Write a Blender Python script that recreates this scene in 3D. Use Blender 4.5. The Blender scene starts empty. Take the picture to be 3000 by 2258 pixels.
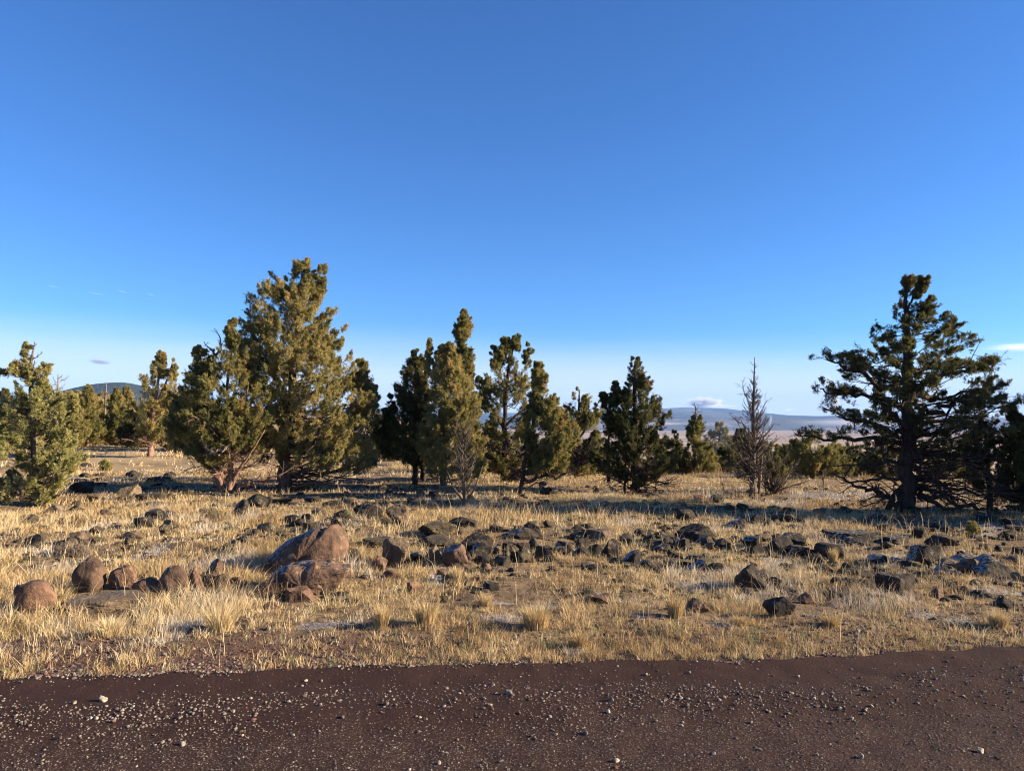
import bpy, math, random
import numpy as np
from mathutils import Vector, Matrix

# ------------------------------------------------------------------ basics
rng = np.random.default_rng(7)
scene = bpy.context.scene
COL = scene.collection
F, CX, CY, HOR, CAMH = 2168.0, 1500.0, 1129.0, 1215.0, 1.75
PITCH = math.atan((HOR - CY) / F)
cp, sp = math.cos(PITCH), math.sin(PITCH)
SUN_EL, SUN_AZ = math.radians(19.5), math.radians(93.5)

# ------------------------------------------------------------------ noise
def _hash(ix, iy, iz, seed):
    h = (ix.astype(np.int64) * 374761393 + iy.astype(np.int64) * 668265263 + iz.astype(np.int64) * 2147483647 + seed * 1274126177) & 0xFFFFFFFF
    h = ((h ^ (h >> 13)) * 1274126177) & 0xFFFFFFFF
    h = ((h ^ (h >> 16)) * 2246822519) & 0xFFFFFFFF
    return ((h ^ (h >> 15)) & 0xFFFFFF) / float(0xFFFFFF)

def noise3(x, y, z, seed=0):
    x, y, z = np.broadcast_arrays(np.asarray(x, float), np.asarray(y, float), np.asarray(z, float))
    ix, iy, iz = np.floor(x), np.floor(y), np.floor(z)
    fx, fy, fz = x - ix, y - iy, z - iz
    fx, fy, fz = [f * f * (3 - 2 * f) for f in (fx, fy, fz)]
    r = 0
    for a in (0, 1):
        for b in (0, 1):
            for c in (0, 1):
                w = (fx if a else 1 - fx) * (fy if b else 1 - fy) * (fz if c else 1 - fz)
                r = r + w * _hash(ix + a, iy + b, iz + c, seed)
    return r * 2 - 1

def noise2(x, y, seed=0):
    x, y = np.broadcast_arrays(np.asarray(x, float), np.asarray(y, float))
    ix, iy = np.floor(x), np.floor(y)
    fx, fy = x - ix, y - iy
    fx, fy = fx * fx * (3 - 2 * fx), fy * fy * (3 - 2 * fy)
    z = np.zeros_like(ix)
    r = 0
    for a in (0, 1):
        for b in (0, 1):
            r = r + (fx if a else 1 - fx) * (fy if b else 1 - fy) * _hash(ix + a, iy + b, z, seed)
    return r * 2 - 1

def fbm2(x, y, seed=0, oct=4):
    r, a, f = 0, 0.5, 1.0
    for i in range(oct):
        r = r + a * noise2(x * f, y * f, seed + i * 17)
        a *= 0.5; f *= 2.03
    return r

def sstep(a, b, x):
    t = np.clip((np.asarray(x, float) - a) / (b - a), 0, 1)
    return t * t * (3 - 2 * t)

# ------------------------------------------------------------------ terrain
def road_edge(x):                       # y of the road's far edge
    return 5.31 + 0.087 * x + 0.07 * noise2(x * 1.1, 3.3, 5) + 0.05 * noise2(x * 4.0, 1.3, 6) + 0.02 * noise2(x * 13.0, 1.3, 8)

def height(x, y, fine=True):
    x = np.asarray(x, float); y = np.asarray(y, float)
    r = np.hypot(x, y) + 1e-6
    az = np.degrees(np.arctan2(x, y))
    left = 1 - sstep(-13, 3, az)
    crest = 27 + 45 * left
    drop = 186.0 * (1 - left) * (1 - sstep(75, 130, np.abs(az))) + 3.0
    L = drop / 0.085
    e = (r - crest)
    sp_ = np.where(e > 60, e, 5.0 * np.log1p(np.exp(np.clip(e / 5.0, -40, 40))))
    z = -drop * (1 - np.exp(-sp_ / L))
    # gentle swells in the plateau, hummocks between the stones
    far = sstep(6.5, 12, r) * (1 - sstep(60, 200, r))
    z = z + far * 0.10 * fbm2(x / 6.0, y / 6.0, 11, 3)
    if fine:
        off = y - road_edge(x)
        k = sstep(0.15, 1.2, off) * (1 - sstep(40, 80, r))
        z = z + k * (0.075 * fbm2(x / 0.9, y / 0.9, 21, 3) + 0.03 * fbm2(x / 0.22, y / 0.22, 31, 2))
        ditch = np.exp(-((off - 0.35) / 0.3) ** 2)
        z = z - 0.03 * ditch
    return z

def ray(px, py):
    a, b = (px - CX) / F, (CY - py) / F
    return np.array([a, cp - b * sp, sp + b * cp])

_ts = np.geomspace(2.0, 12000, 5000)
def gpt(px, py):
    """ground point seen at a photo pixel, with the metres one photo pixel spans there"""
    d = ray(px, py)
    P = d[None, :] * _ts[:, None]
    z = P[:, 2] + CAMH
    h = height(P[:, 0], P[:, 1], False)
    hit = np.nonzero(z <= h)[0]
    i = hit[0] if len(hit) else len(_ts) - 1
    if i > 0:
        f0, f1 = z[i - 1] - h[i - 1], z[i] - h[i]
        t = _ts[i - 1] + (_ts[i] - _ts[i - 1]) * f0 / (f0 - f1 + 1e-9)
    else:
        t = _ts[0]
    p = d * t
    zz = float(height(np.array([p[0]]), np.array([p[1]]))[0])
    return np.array([p[0], p[1], zz]), t / F

def pt_at(px, py, depth):
    """point seen at a photo pixel at a given forward distance"""
    d = ray(px, py)
    t = depth / d[1]
    return np.array([d[0] * t, depth, CAMH + d[2] * t])

# ------------------------------------------------------------------ mesh helpers
def new_mesh(name, verts, quads=None, tris=None, smooth=False, attrs=None):
    me = bpy.data.meshes.new(name)
    verts = np.ascontiguousarray(verts, dtype=np.float32)
    nq = 0 if quads is None else len(quads)
    nt = 0 if tris is None else len(tris)
    idx = []
    if nq: idx.append(np.asarray(quads, np.int32).ravel())
    if nt: idx.append(np.asarray(tris, np.int32).ravel())
    idx = np.concatenate(idx)
    starts = np.concatenate([np.arange(nq) * 4, nq * 4 + np.arange(nt) * 3]).astype(np.int32)
    me.vertices.add(len(verts)); me.vertices.foreach_set('co', verts.ravel())
    me.loops.add(len(idx)); me.loops.foreach_set('vertex_index', idx)
    me.polygons.add(nq + nt); me.polygons.foreach_set('loop_start', starts)
    try:
        me.polygons.foreach_set('loop_total', np.concatenate([np.full(nq, 4), np.full(nt, 3)]).astype(np.int32))
    except Exception:
        pass
    me.polygons.foreach_set('use_smooth', np.full(nq + nt, smooth, dtype=bool))
    for k, v in (attrs or {}).items():
        a = me.attributes.new(k, 'FLOAT', 'POINT')
        a.data.foreach_set('value', np.ascontiguousarray(v, dtype=np.float32))
    me.update(calc_edges=True)
    return me

def link(name, me, mat, parent=None, loc=None):
    o = bpy.data.objects.new(name, me)
    COL.objects.link(o)
    if me is not None and mat is not None and not me.materials:
        me.materials.append(mat)
    if parent is not None: o.parent = parent
    if loc is not None: o.location = [float(v) for v in loc]
    return o

def empty(name, loc):
    o = bpy.data.objects.new(name, None); COL.objects.link(o)
    o.empty_display_size = 0.2
    o.location = [float(v) for v in loc]
    return o

def tag(o, label=None, cat=None, group=None, kind=None):
    if label: o['label'] = label
    if cat: o['category'] = cat
    if group: o['group'] = group
    if kind: o['kind'] = kind
    return o

class Tubes:
    """collects tapered tubes into one mesh"""
    def __init__(s): s.v, s.q, s.t, s.n = [], [], [], 0
    def add(s, pts, rad, sides=6, rough=0.0):
        pts = np.asarray(pts, float); rad = np.asarray(rad, float); k = len(pts)
        tan = np.gradient(pts, axis=0); tan /= np.linalg.norm(tan, axis=1)[:, None] + 1e-9
        ref = np.array([0.0, 0, 1]) if abs(tan[:, 2].mean()) < 0.85 else np.array([1.0, 0, 0])
        a = np.cross(tan, ref); a /= np.linalg.norm(a, axis=1)[:, None] + 1e-9
        b = np.cross(tan, a)
        th = np.linspace(0, 2 * np.pi, sides, endpoint=False)
        rr = rad[:, None] * (1 + (rough * rng.standard_normal((k, sides)) if rough else 0))
        ring = pts[:, None, :] + rr[:, :, None] * (np.cos(th)[None, :, None] * a[:, None, :] + np.sin(th)[None, :, None] * b[:, None, :])
        s.v.append(ring.reshape(-1, 3))
        i = np.arange(k - 1)[:, None] * sides + np.arange(sides)[None, :]
        j = np.arange(k - 1)[:, None] * sides + (np.arange(sides)[None, :] + 1) % sides
        s.q.append(np.stack([i, j, j + sides, i + sides], -1).reshape(-1, 4) + s.n)
        e = s.n + (k - 1) * sides
        m = np.arange(1, sides - 1)
        s.t.append(np.stack([np.full_like(m, e), e + m, e + m + 1], -1))
        s.n += k * sides
    def mesh(s, name, smooth=True):
        return new_mesh(name, np.concatenate(s.v), np.concatenate(s.q), np.concatenate(s.t), smooth)

def curve(p0, p1, bend, k=6, wob=0.0):
    t = np.linspace(0, 1, k)[:, None]
    p0, p1 = np.asarray(p0, float), np.asarray(p1, float)
    m = (p0 + p1) / 2 + np.asarray(bend, float)
    p = (1 - t) ** 2 * p0 + 2 * t * (1 - t) * m + t * t * p1
    if wob:
        p[1:-1] += rng.standard_normal((k - 2, 3)) * wob
    return p

# ------------------------------------------------------------------ materials
def mat(name):
    m = bpy.data.materials.new(name); m.use_nodes = True
    nt = m.node_tree; nt.nodes.clear()
    return m, nt, nt.nodes.new('ShaderNodeOutputMaterial')

def N(nt, kind, **kw):
    n = nt.nodes.new(kind)
    for k, v in kw.items():
        if k.startswith('i_'):
            n.inputs[k[2:].replace('_', ' ')].default_value = v
        else:
            setattr(n, k, v)
    return n

def ramp(nt, fac, stops, interp='LINEAR'):
    r = nt.nodes.new('ShaderNodeValToRGB')
    r.color_ramp.interpolation = interp
    el = r.color_ramp.elements
    while len(el) > 1: el.remove(el[-1])
    el[0].position = stops[0][0]; el[0].color = (*stops[0][1], 1)
    for p, c in stops[1:]:
        e = el.new(p); e.color = (*c, 1)
    if fac is not None: nt.links.new(fac, r.inputs[0])
    return r.outputs[0]

def noise_n(nt, vec, scale, detail=4, rough=0.55, out='Fac'):
    n = nt.nodes.new('ShaderNodeTexNoise')
    n.inputs['Scale'].default_value = scale; n.inputs['Detail'].default_value = detail
    n.inputs['Roughness'].default_value = rough
    if vec is not None: nt.links.new(vec, n.inputs['Vector'])
    return n.outputs[out]

def mixc(nt, fac, a, b, blend='MIX'):
    m = nt.nodes.new('ShaderNodeMix'); m.data_type = 'RGBA'; m.blend_type = blend
    for sock, v in ((m.inputs[0], fac), (m.inputs[6], a), (m.inputs[7], b)):
        if hasattr(v, 'is_linked') or hasattr(v, 'links'): nt.links.new(v, sock)
        elif isinstance(v, (int, float)): sock.default_value = v
        else: sock.default_value = (*v, 1)
    return m.outputs[2]

def math_n(nt, op, a, b=None, clamp=False):
    m = nt.nodes.new('ShaderNodeMath'); m.operation = op; m.use_clamp = clamp
    for i, v in enumerate((a, b)):
        if v is None: continue
        if isinstance(v, (int, float)): m.inputs[i].default_value = v
        else: nt.links.new(v, m.inputs[i])
    return m.outputs[0]

def maprange(nt, v, a, b, c=0.0, d=1.0):
    m = nt.nodes.new('ShaderNodeMapRange'); m.interpolation_type = 'SMOOTHSTEP'
    nt.links.new(v, m.inputs[0])
    for i, q in enumerate((a, b, c, d)): m.inputs[i + 1].default_value = q
    return m.outputs[0]

def bsdf(nt, out, color, rough=0.9, spec=0.15, normal=None):
    b = nt.nodes.new('ShaderNodeBsdfPrincipled')
    if isinstance(color, tuple): b.inputs['Base Color'].default_value = (*color, 1)
    else: nt.links.new(color, b.inputs['Base Color'])
    b.inputs['Roughness'].default_value = rough
    b.inputs['Specular IOR Level'].default_value = spec
    if normal is not None: nt.links.new(normal, b.inputs['Normal'])
    nt.links.new(b.outputs[0], out.inputs[0])
    return b

def bump(nt, h, strength=0.5, dist=0.02, prev=None):
    b = nt.nodes.new('ShaderNodeBump'); b.inputs['Strength'].default_value = strength
    b.inputs['Distance'].default_value = dist
    nt.links.new(h, b.inputs['Height'])
    if prev is not None: nt.links.new(prev, b.inputs['Normal'])
    return b.outputs[0]

def attr(nt, name):
    a = nt.nodes.new('ShaderNodeAttribute'); a.attribute_name = name
    return a.outputs['Fac']

def objco(nt): return nt.nodes.new('ShaderNodeTexCoord').outputs['Object']
def geopos(nt): return nt.nodes.new('ShaderNodeNewGeometry').outputs['Position']

def foliage_mat(name, stops, trans=0.36):
    m, nt, out = mat(name)
    c = ramp(nt, attr(nt, 'tone'), stops)
    d = N(nt, 'ShaderNodeBsdfPrincipled'); nt.links.new(c, d.inputs['Base Color'])
    d.inputs['Roughness'].default_value = 0.7; d.inputs['Specular IOR Level'].default_value = 0.12
    t = N(nt, 'ShaderNodeBsdfTranslucent'); nt.links.new(c, t.inputs[0])
    mx = N(nt, 'ShaderNodeMixShader'); mx.inputs[0].default_value = trans
    nt.links.new(d.outputs[0], mx.inputs[1]); nt.links.new(t.outputs[0], mx.inputs[2])
    nt.links.new(mx.outputs[0], out.inputs[0])
    return m

MF = {
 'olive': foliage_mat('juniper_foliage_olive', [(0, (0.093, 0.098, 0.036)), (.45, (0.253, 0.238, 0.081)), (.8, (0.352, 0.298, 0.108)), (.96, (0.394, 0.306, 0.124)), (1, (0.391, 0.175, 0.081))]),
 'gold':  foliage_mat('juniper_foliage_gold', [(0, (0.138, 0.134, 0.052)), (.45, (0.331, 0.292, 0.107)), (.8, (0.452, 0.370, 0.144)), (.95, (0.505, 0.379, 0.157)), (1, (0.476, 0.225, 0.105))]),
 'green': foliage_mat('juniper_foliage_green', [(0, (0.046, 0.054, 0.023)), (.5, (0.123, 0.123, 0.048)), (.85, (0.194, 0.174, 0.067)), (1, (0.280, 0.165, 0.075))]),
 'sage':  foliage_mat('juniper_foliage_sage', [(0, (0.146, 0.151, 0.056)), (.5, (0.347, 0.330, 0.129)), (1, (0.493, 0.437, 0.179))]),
}

def bark_mat(name, c0, c1, sc=6):
    m, nt, out = mat(name)
    co = objco(nt)
    mp = N(nt, 'ShaderNodeMapping'); mp.inputs['Scale'].default_value = (sc * 3, sc * 3, sc * .6)
    nt.links.new(co, mp.inputs[0])
    n = noise_n(nt, mp.outputs[0], 1.0, 5, .65)
    c = ramp(nt, n, [(.3, c0), (.7, c1)])
    bsdf(nt, out, c, .95, .1, bump(nt, n, .8, .03))
    return m
M_BARK = bark_mat('juniper_bark', (.06, .042, .033), (.20, .135, .10))
M_BARKRED = bark_mat('juniper_red_bark', (.12, .075, .055), (.34, .21, .15))
M_BARKSHADE = bark_mat('juniper_shaded_bark', (.028, .021, .018), (.085, .06, .047))  # same bark darkened for shaded trunks, shade put into its colour
M_DEADSHADE = bark_mat('shaded_grey_wood', (.06, .048, .04), (.15, .12, .095), 9)  # grey wood darkened to a silhouette, its shade put into the colour
M_DEAD = bark_mat('bare_grey_wood', (.10, .08, .065), (.25, .20, .16), 9)
M_PALE = bark_mat('bleached_wood', (.28, .22, .16), (.48, .38, .28), 9)

def rock_mat(name, c0, c1, c2, lichen=.35, frost=.0, moss=.0):
    m, nt, out = mat(name)
    co = objco(nt)
    oi = N(nt, 'ShaderNodeObjectInfo')
    add = N(nt, 'ShaderNodeVectorMath', operation='ADD'); nt.links.new(co, add.inputs[0])
    sc = N(nt, 'ShaderNodeVectorMath', operation='SCALE'); sc.inputs[0].default_value = (37, 53, 71); nt.links.new(oi.outputs['Random'], sc.inputs['Scale'])
    nt.links.new(sc.outputs[0], add.inputs[1]); v = add.outputs[0]
    n1 = noise_n(nt, v, 5.0, 5, .6); n2 = noise_n(nt, v, 26.0, 4, .65)
    base = ramp(nt, n1, [(.28, c0), (.52, c1), (.72, c2)])
    dark = maprange(nt, n2, .42, .30)
    c = mixc(nt, math_n(nt, 'MULTIPLY', dark, .75), base, (.025, .022, .02))
    vo = N(nt, 'ShaderNodeTexVoronoi'); vo.inputs['Scale'].default_value = 11; nt.links.new(v, vo.inputs['Vector'])
    lp = maprange(nt, math_n(nt, 'ADD', vo.outputs['Distance'], math_n(nt, 'MULTIPLY', n2, .55)), .62, .48)
    lp = math_n(nt, 'MULTIPLY', lp, math_n(nt, 'MULTIPLY', maprange(nt, n1, .45, .6), lichen))
    lc = ramp(nt, vo.outputs['Color'], [(.2, (.22, .21, .15)), (.5, (.30, .27, .20)), (.8, (.32, .20, .07))])
    c = mixc(nt, lp, c, lc)
    g = N(nt, 'ShaderNodeNewGeometry')
    sx = N(nt, 'ShaderNodeSeparateXYZ'); nt.links.new(g.outputs['Normal'], sx.inputs[0])
    if moss:
        mm = math_n(nt, 'MULTIPLY', maprange(nt, n1, .5, .62), maprange(nt, sx.outputs[2], .2, .8))
        c = mixc(nt, math_n(nt, 'MULTIPLY', mm, moss), c, (.075, .075, .02))
    if frost:
        up = math_n(nt, 'SUBTRACT', sx.outputs[2], math_n(nt, 'MULTIPLY', sx.outputs[0], .8))
        ff = maprange(nt, math_n(nt, 'ADD', up, math_n(nt, 'MULTIPLY', n2, 1.5)), 1.72, 2.05)
        c = mixc(nt, math_n(nt, 'MULTIPLY', ff, frost), c, (.50, .52, .55))
    b1 = bump(nt, n1, .5, .06)
    bsdf(nt, out, c, .92, .2, bump(nt, n2, .8, .02, b1))
    return m
MR = {
 'brown': rock_mat('brown_basalt', (.055, .034, .024), (.135, .08, .052), (.225, .135, .085), .45, 0, 0),
 'brownfrost': rock_mat('brown_basalt_frosted', (.035, .025, .02), (.10, .062, .042), (.185, .115, .073), .6, .45, 0),
 'dark': rock_mat('black_basalt', (.014, .012, .011), (.036, .029, .023), (.085, .063, .044), .5, 0, .25),
 'darkfrost': rock_mat('black_basalt_frosted', (.014, .012, .011), (.034, .028, .023), (.08, .06, .043), .45, .42, .2),
 'mossy': rock_mat('mossy_basalt', (.022, .018, .014), (.055, .044, .03), (.10, .078, .05), .6, .1, .8),
 'tan': rock_mat('tan_basalt', (.05, .038, .027), (.12, .085, .056), (.20, .145, .09), .6, .15, .3),
}
# ------------------------------------------------------------------ light and air
SUN_E, SUN_C = 5.0, (1.0, .81, .58)
SKY = dict(air=1.0, dust=.3, ozone=3.0, gamma=1.0, sat=1.05, hue=.5, tint=(.44, .755, 1.12), veil=.62, veilc=(5.3, 5.5, 6.9), strength=.056)
EXPOSURE = 1.75
DENOISE = True
HAZE_D = 4.2e-5
# ------------------------------------------------------------------ frost patches (photo px centre, width px)
FROST = [(195, 1845, 70), (535, 1832, 170), (655, 1652, 200), (1010, 1825, 130), (930, 1838, 160), (1470, 1818, 170), (1600, 1772, 170),
         (2060, 1712, 240), (1890, 1812, 120), (2110, 1828, 90), (2240, 1470, 300), (2420, 1455, 330), (2600, 1450, 300), (2810, 1812, 130), (2930, 1735, 190),
         (140, 1612, 130), (440, 1622, 110), (210, 1402, 150), (1690, 1905, 80), (2440, 1585, 120), (2290, 1655, 130), (2820, 1560, 250), (2930, 1545, 250), (1990, 1455, 300), (1470, 1760, 110), (2700, 1800, 120), (1290, 1690, 70)]
_fp = []
for fx, fy, fw in FROST:
    p, s = gpt(fx, fy)
    _fp.append((p[0], p[1], fw * s / 2, max(fw * s * 0.30, 0.10 if fy > 1700 else 0.5)))
def frost_at(x, y):
    f = np.zeros_like(x)
    for a, b, rx, ry in _fp:
        d = ((x - a) / rx) ** 2 + ((y - b) / ry) ** 2
        f = np.maximum(f, 1 - sstep(0.25, 1.2, d))
    return f

# ------------------------------------------------------------------ ground sheet (out to the horizon)
def build_ground():
    rr = [0.6]
    while rr[-1] < 15500:
        r = rr[-1]
        if r < 4: st = 0.25
        elif r < 9: st = 0.05
        elif r < 20: st = 0.05 + (r - 9) * 0.011
        else: st = r * 0.022
        rr.append(r + st)
    rr = np.array(rr)
    a1 = np.radians(np.concatenate([np.arange(-180, -44, 3.0), np.arange(-44, 44, 0.34), np.arange(44, 180, 3.0)]))
    A, R = np.meshgrid(a1, rr, indexing='xy')
    X, Y = R * np.sin(A), R * np.cos(A)
    Z = height(X, Y)
    off = Y - road_edge(X)
    Z = np.where((off < 0.02) & (off > -7.5), Z - 0.06 * sstep(0.02, -0.10, off), Z)
    nr, na = X.shape
    V = np.stack([X, Y, Z], -1).reshape(-1, 3)
    V = np.concatenate([V, [[0, 0, -0.06]]])
    i = np.arange(nr - 1)[:, None] * na; j = np.arange(na)[None, :]; j2 = (j + 1) % na
    q = np.stack([i + j2, i + j, i + na + j, i + na + j2], -1).reshape(-1, 4)
    jj = np.arange(na); t = np.stack([np.full(na, nr * na), jj, (jj + 1) % na], -1)
    fr = frost_at(X, Y).ravel()
    soil = (1 - sstep(0.10, 0.9, off + 0.25 * noise2(X * 1.7, Y * 1.7, 44) - 0.45 * sstep(0.5, -2.5, X))).ravel()
    me = new_mesh('ground', V, q, t, True, {'frost': np.append(fr, 0), 'soil': np.append(soil, 1)})
    m, nt, out = mat('dry_field_soil')
    P = geopos(nt)
    n1 = noise_n(nt, P, 1.6, 6, .62); n2 = noise_n(nt, P, 17, 5, .65); n3 = noise_n(nt, P, 90, 3, .6)
    field = ramp(nt, n1, [(.3, (.075, .053, .036)), (.48, (.16, .115, .07)), (.6, (.215, .155, .088)), (.75, (.13, .098, .064))])
    field = mixc(nt, maprange(nt, n2, .52, .36), field, (.06, .045, .034))
    field = mixc(nt, math_n(nt, 'MULTIPLY', maprange(nt, n3, .55, .68), .5), field, (.30, .23, .14))
    ctr = N(nt, 'ShaderNodeVectorMath', operation='LENGTH'); nt.links.new(P, ctr.inputs[0])
    pale = ramp(nt, noise_n(nt, P, .5, 6, .65), [(.36, (.12, .085, .05)), (.47, (.34, .25, .14)), (.65, (.46, .35, .20))])
    field = mixc(nt, math_n(nt, 'MULTIPLY', maprange(nt, ctr.outputs['Value'], 18, 34), .85), field, pale)
    red = ramp(nt, n3, [(.3, (.035, .02, .016)), (.5, (.085, .047, .036)), (.66, (.16, .095, .07)), (.75, (.24, .18, .14))])
    red = mixc(nt, maprange(nt, n2, .48, .62), red, (.13, .085, .055))
    soilf = math_n(nt, 'ADD', attr(nt, 'soil'), math_n(nt, 'MULTIPLY', math_n(nt, 'SUBTRACT', n2, .5), .8), True)
    c = mixc(nt, soilf, field, red)
    ff = maprange(nt, math_n(nt, 'ADD', attr(nt, 'frost'), math_n(nt, 'ADD', math_n(nt, 'MULTIPLY', math_n(nt, 'SUBTRACT', n2, .5), 1.6), math_n(nt, 'MULTIPLY', math_n(nt, 'SUBTRACT', n3, .5), 1.8))), .55, 1.15)
    c = mixc(nt, math_n(nt, 'MULTIPLY', ff, .34), c, (.40, .43, .48))
    # the far valley floor: long strips of stubble, pasture and ploughed land
    sx = N(nt, 'ShaderNodeSeparateXYZ'); nt.links.new(P, sx.inputs[0])
    mp = N(nt, 'ShaderNodeMapping'); mp.inputs['Scale'].default_value = (1 / 3600., 1 / 620., 0); nt.links.new(P, mp.inputs[0])
    f1 = noise_n(nt, mp.outputs[0], 1.0, 4, .6)
    strip = ramp(nt, f1, [(.30, (.11, .07, .042)), (.40, (.27, .175, .10)), (.455, (.12, .078, .046)), (.48, (.58, .41, .21)), (.515, (.14, .09, .055)), (.55, (.50, .35, .18)), (.60, (.15, .098, .06)), (.68, (.40, .275, .15)), (.8, (.12, .08, .05))])
    c = mixc(nt, maprange(nt, sx.outputs[2], -25, -70), c, strip)
    b1 = bump(nt, n2, .6, .05)
    bsdf(nt, out, c, .95, .08, bump(nt, n3, .6, .015, b1))
    o = link('ground', me, m); tag(o, kind='structure')
build_ground()

# ------------------------------------------------------------------ cinder road
def road_z(x, off):
    v = -off
    z = 0.012 + 0.022 * np.exp(-((v - 0.85) / 0.30) ** 2) - 0.012 * np.exp(-((v - 0.38) / 0.2) ** 2)
    z = z - 0.045 * sstep(0.0, 0.10, -v + 0.06)
    return z + 0.006 * noise2(x * 6, off * 6, 71) + 0.004 * noise2(x * 17, off * 17, 72)
def build_road():
    xs = np.concatenate([np.geomspace(90, 6, 40) * -1, np.arange(-5.9, 6.0, 0.045), np.geomspace(6, 90, 40)])
    vs = np.concatenate([np.arange(-0.10, 2.2, 0.035), np.arange(2.2, 7.3, 0.3)])
    X, Vv = np.meshgrid(xs, vs, indexing='xy')
    Y = road_edge(X) - Vv
    Z = road_z(X, -Vv)
    k = np.hypot(X, Y) > 12
    Z = np.where(k, Z + 0.03, Z)
    n, mm = X.shape
    i = np.arange(n - 1)[:, None] * mm; j = np.arange(mm - 1)[None, :]
    q = np.stack([i + j + 1, i + j, i + mm + j, i + mm + j + 1], -1).reshape(-1, 4)
    me = new_mesh('road', np.stack([X, Y, Z], -1).reshape(-1, 3), q, None, True, {'lane': Vv.ravel()})
    m, nt, out = mat('red_cinder_road')
    P = geopos(nt)
    n1 = noise_n(nt, P, 1.3, 4, .6); n2 = noise_n(nt, P, 45, 4, .7); n3 = noise_n(nt, P, 160, 3, .65)
    c = ramp(nt, n1, [(.3, (.027, .0132, .010)), (.7, (.041, .021, .016))])
    c = mixc(nt, maprange(nt, n3, .46, .30), c, (.018, .012, .011))
    lane = attr(nt, 'lane')
    c = mixc(nt, math_n(nt, 'MULTIPLY', maprange(nt, math_n(nt, 'ADD', lane, math_n(nt, 'MULTIPLY', n1, .5)), 1.9, 2.5), .45), c, (.085, .052, .042))
    grit = maprange(nt, math_n(nt, 'ADD', lane, math_n(nt, 'MULTIPLY', math_n(nt, 'SUBTRACT', n1, .5), .9)), .95, 1.30)
    vo = N(nt, 'ShaderNodeTexVoronoi'); vo.inputs['Scale'].default_value = 95; nt.links.new(P, vo.inputs['Vector'])
    gc = ramp(nt, vo.outputs['Color'], [(.15, (.035, .024, .02)), (.45, (.06, .044, .036)), (.7, (.10, .08, .066)), (.9, (.17, .145, .115))])
    gm = math_n(nt, 'MULTIPLY', maprange(nt, vo.outputs['Distance'], .55, .35), math_n(nt, 'ADD', math_n(nt, 'MULTIPLY', grit, .5), .10))
    c = mixc(nt, gm, c, gc)
    b1 = bump(nt, n2, .55, .02)
    b2 = bump(nt, vo.outputs['Distance'], -.45, .010, b1)
    bsdf(nt, out, c, .95, .12, bump(nt, n3, .5, .006, b2))
    o = link('road', me, m); tag(o, kind='structure')
build_road()

# ------------------------------------------------------------------ gravel
def ico(sub):
    import bmesh
    bm = bmesh.new(); bmesh.ops.create_icosphere(bm, subdivisions=sub, radius=1.0)
    v = np.array([x.co[:] for x in bm.verts]); f = np.array([[q.index for q in x.verts] for x in bm.faces]); bm.free()
    return v, f
ICO1, ICO1F = ico(1); ICO2, ICO2F = ico(2); ICO3, ICO3F = ico(3); ICO4, ICO4F = ico(4)
OCT = np.array([[1, 0, 0], [0, 1, 0], [-1, 0, 0], [0, -1, 0], [0, 0, 1], [0, 0, -1.]]); OCTF = np.array([[0, 1, 4], [1, 2, 4], [2, 3, 4], [3, 0, 4], [1, 0, 5], [2, 1, 5], [3, 2, 5], [0, 3, 5]])

def scatter_stones(base, faces, P, size, tone, jit):
    n = len(P)
    V = base[None] * (1 + jit * rng.standard_normal((n, len(base), 1)))
    sc = np.stack([rng.uniform(.8, 1.35, n), rng.uniform(.7, 1.1, n), rng.uniform(.5, .85, n)], -1)
    V = V * sc[:, None, :]
    th = rng.uniform(0, 6.28, n); c, s = np.cos(th)[:, None], np.sin(th)[:, None]
    ph = rng.normal(0, .35, n); c2, s2 = np.cos(ph)[:, None], np.sin(ph)[:, None]
    x, y, z = V[..., 0], V[..., 1], V[..., 2]
    y, z = y * c2 - z * s2, y * s2 + z * c2
    x, y = x * c - y * s, x * s + y * c
    V = np.stack([x, y, z], -1) * (size / 2)[:, None, None] + P[:, None, :]
    Fc = faces[None] + (np.arange(n) * len(base))[:, None, None]
    return V.reshape(-1, 3), Fc.reshape(-1, 3), np.repeat(tone, len(base))

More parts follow.
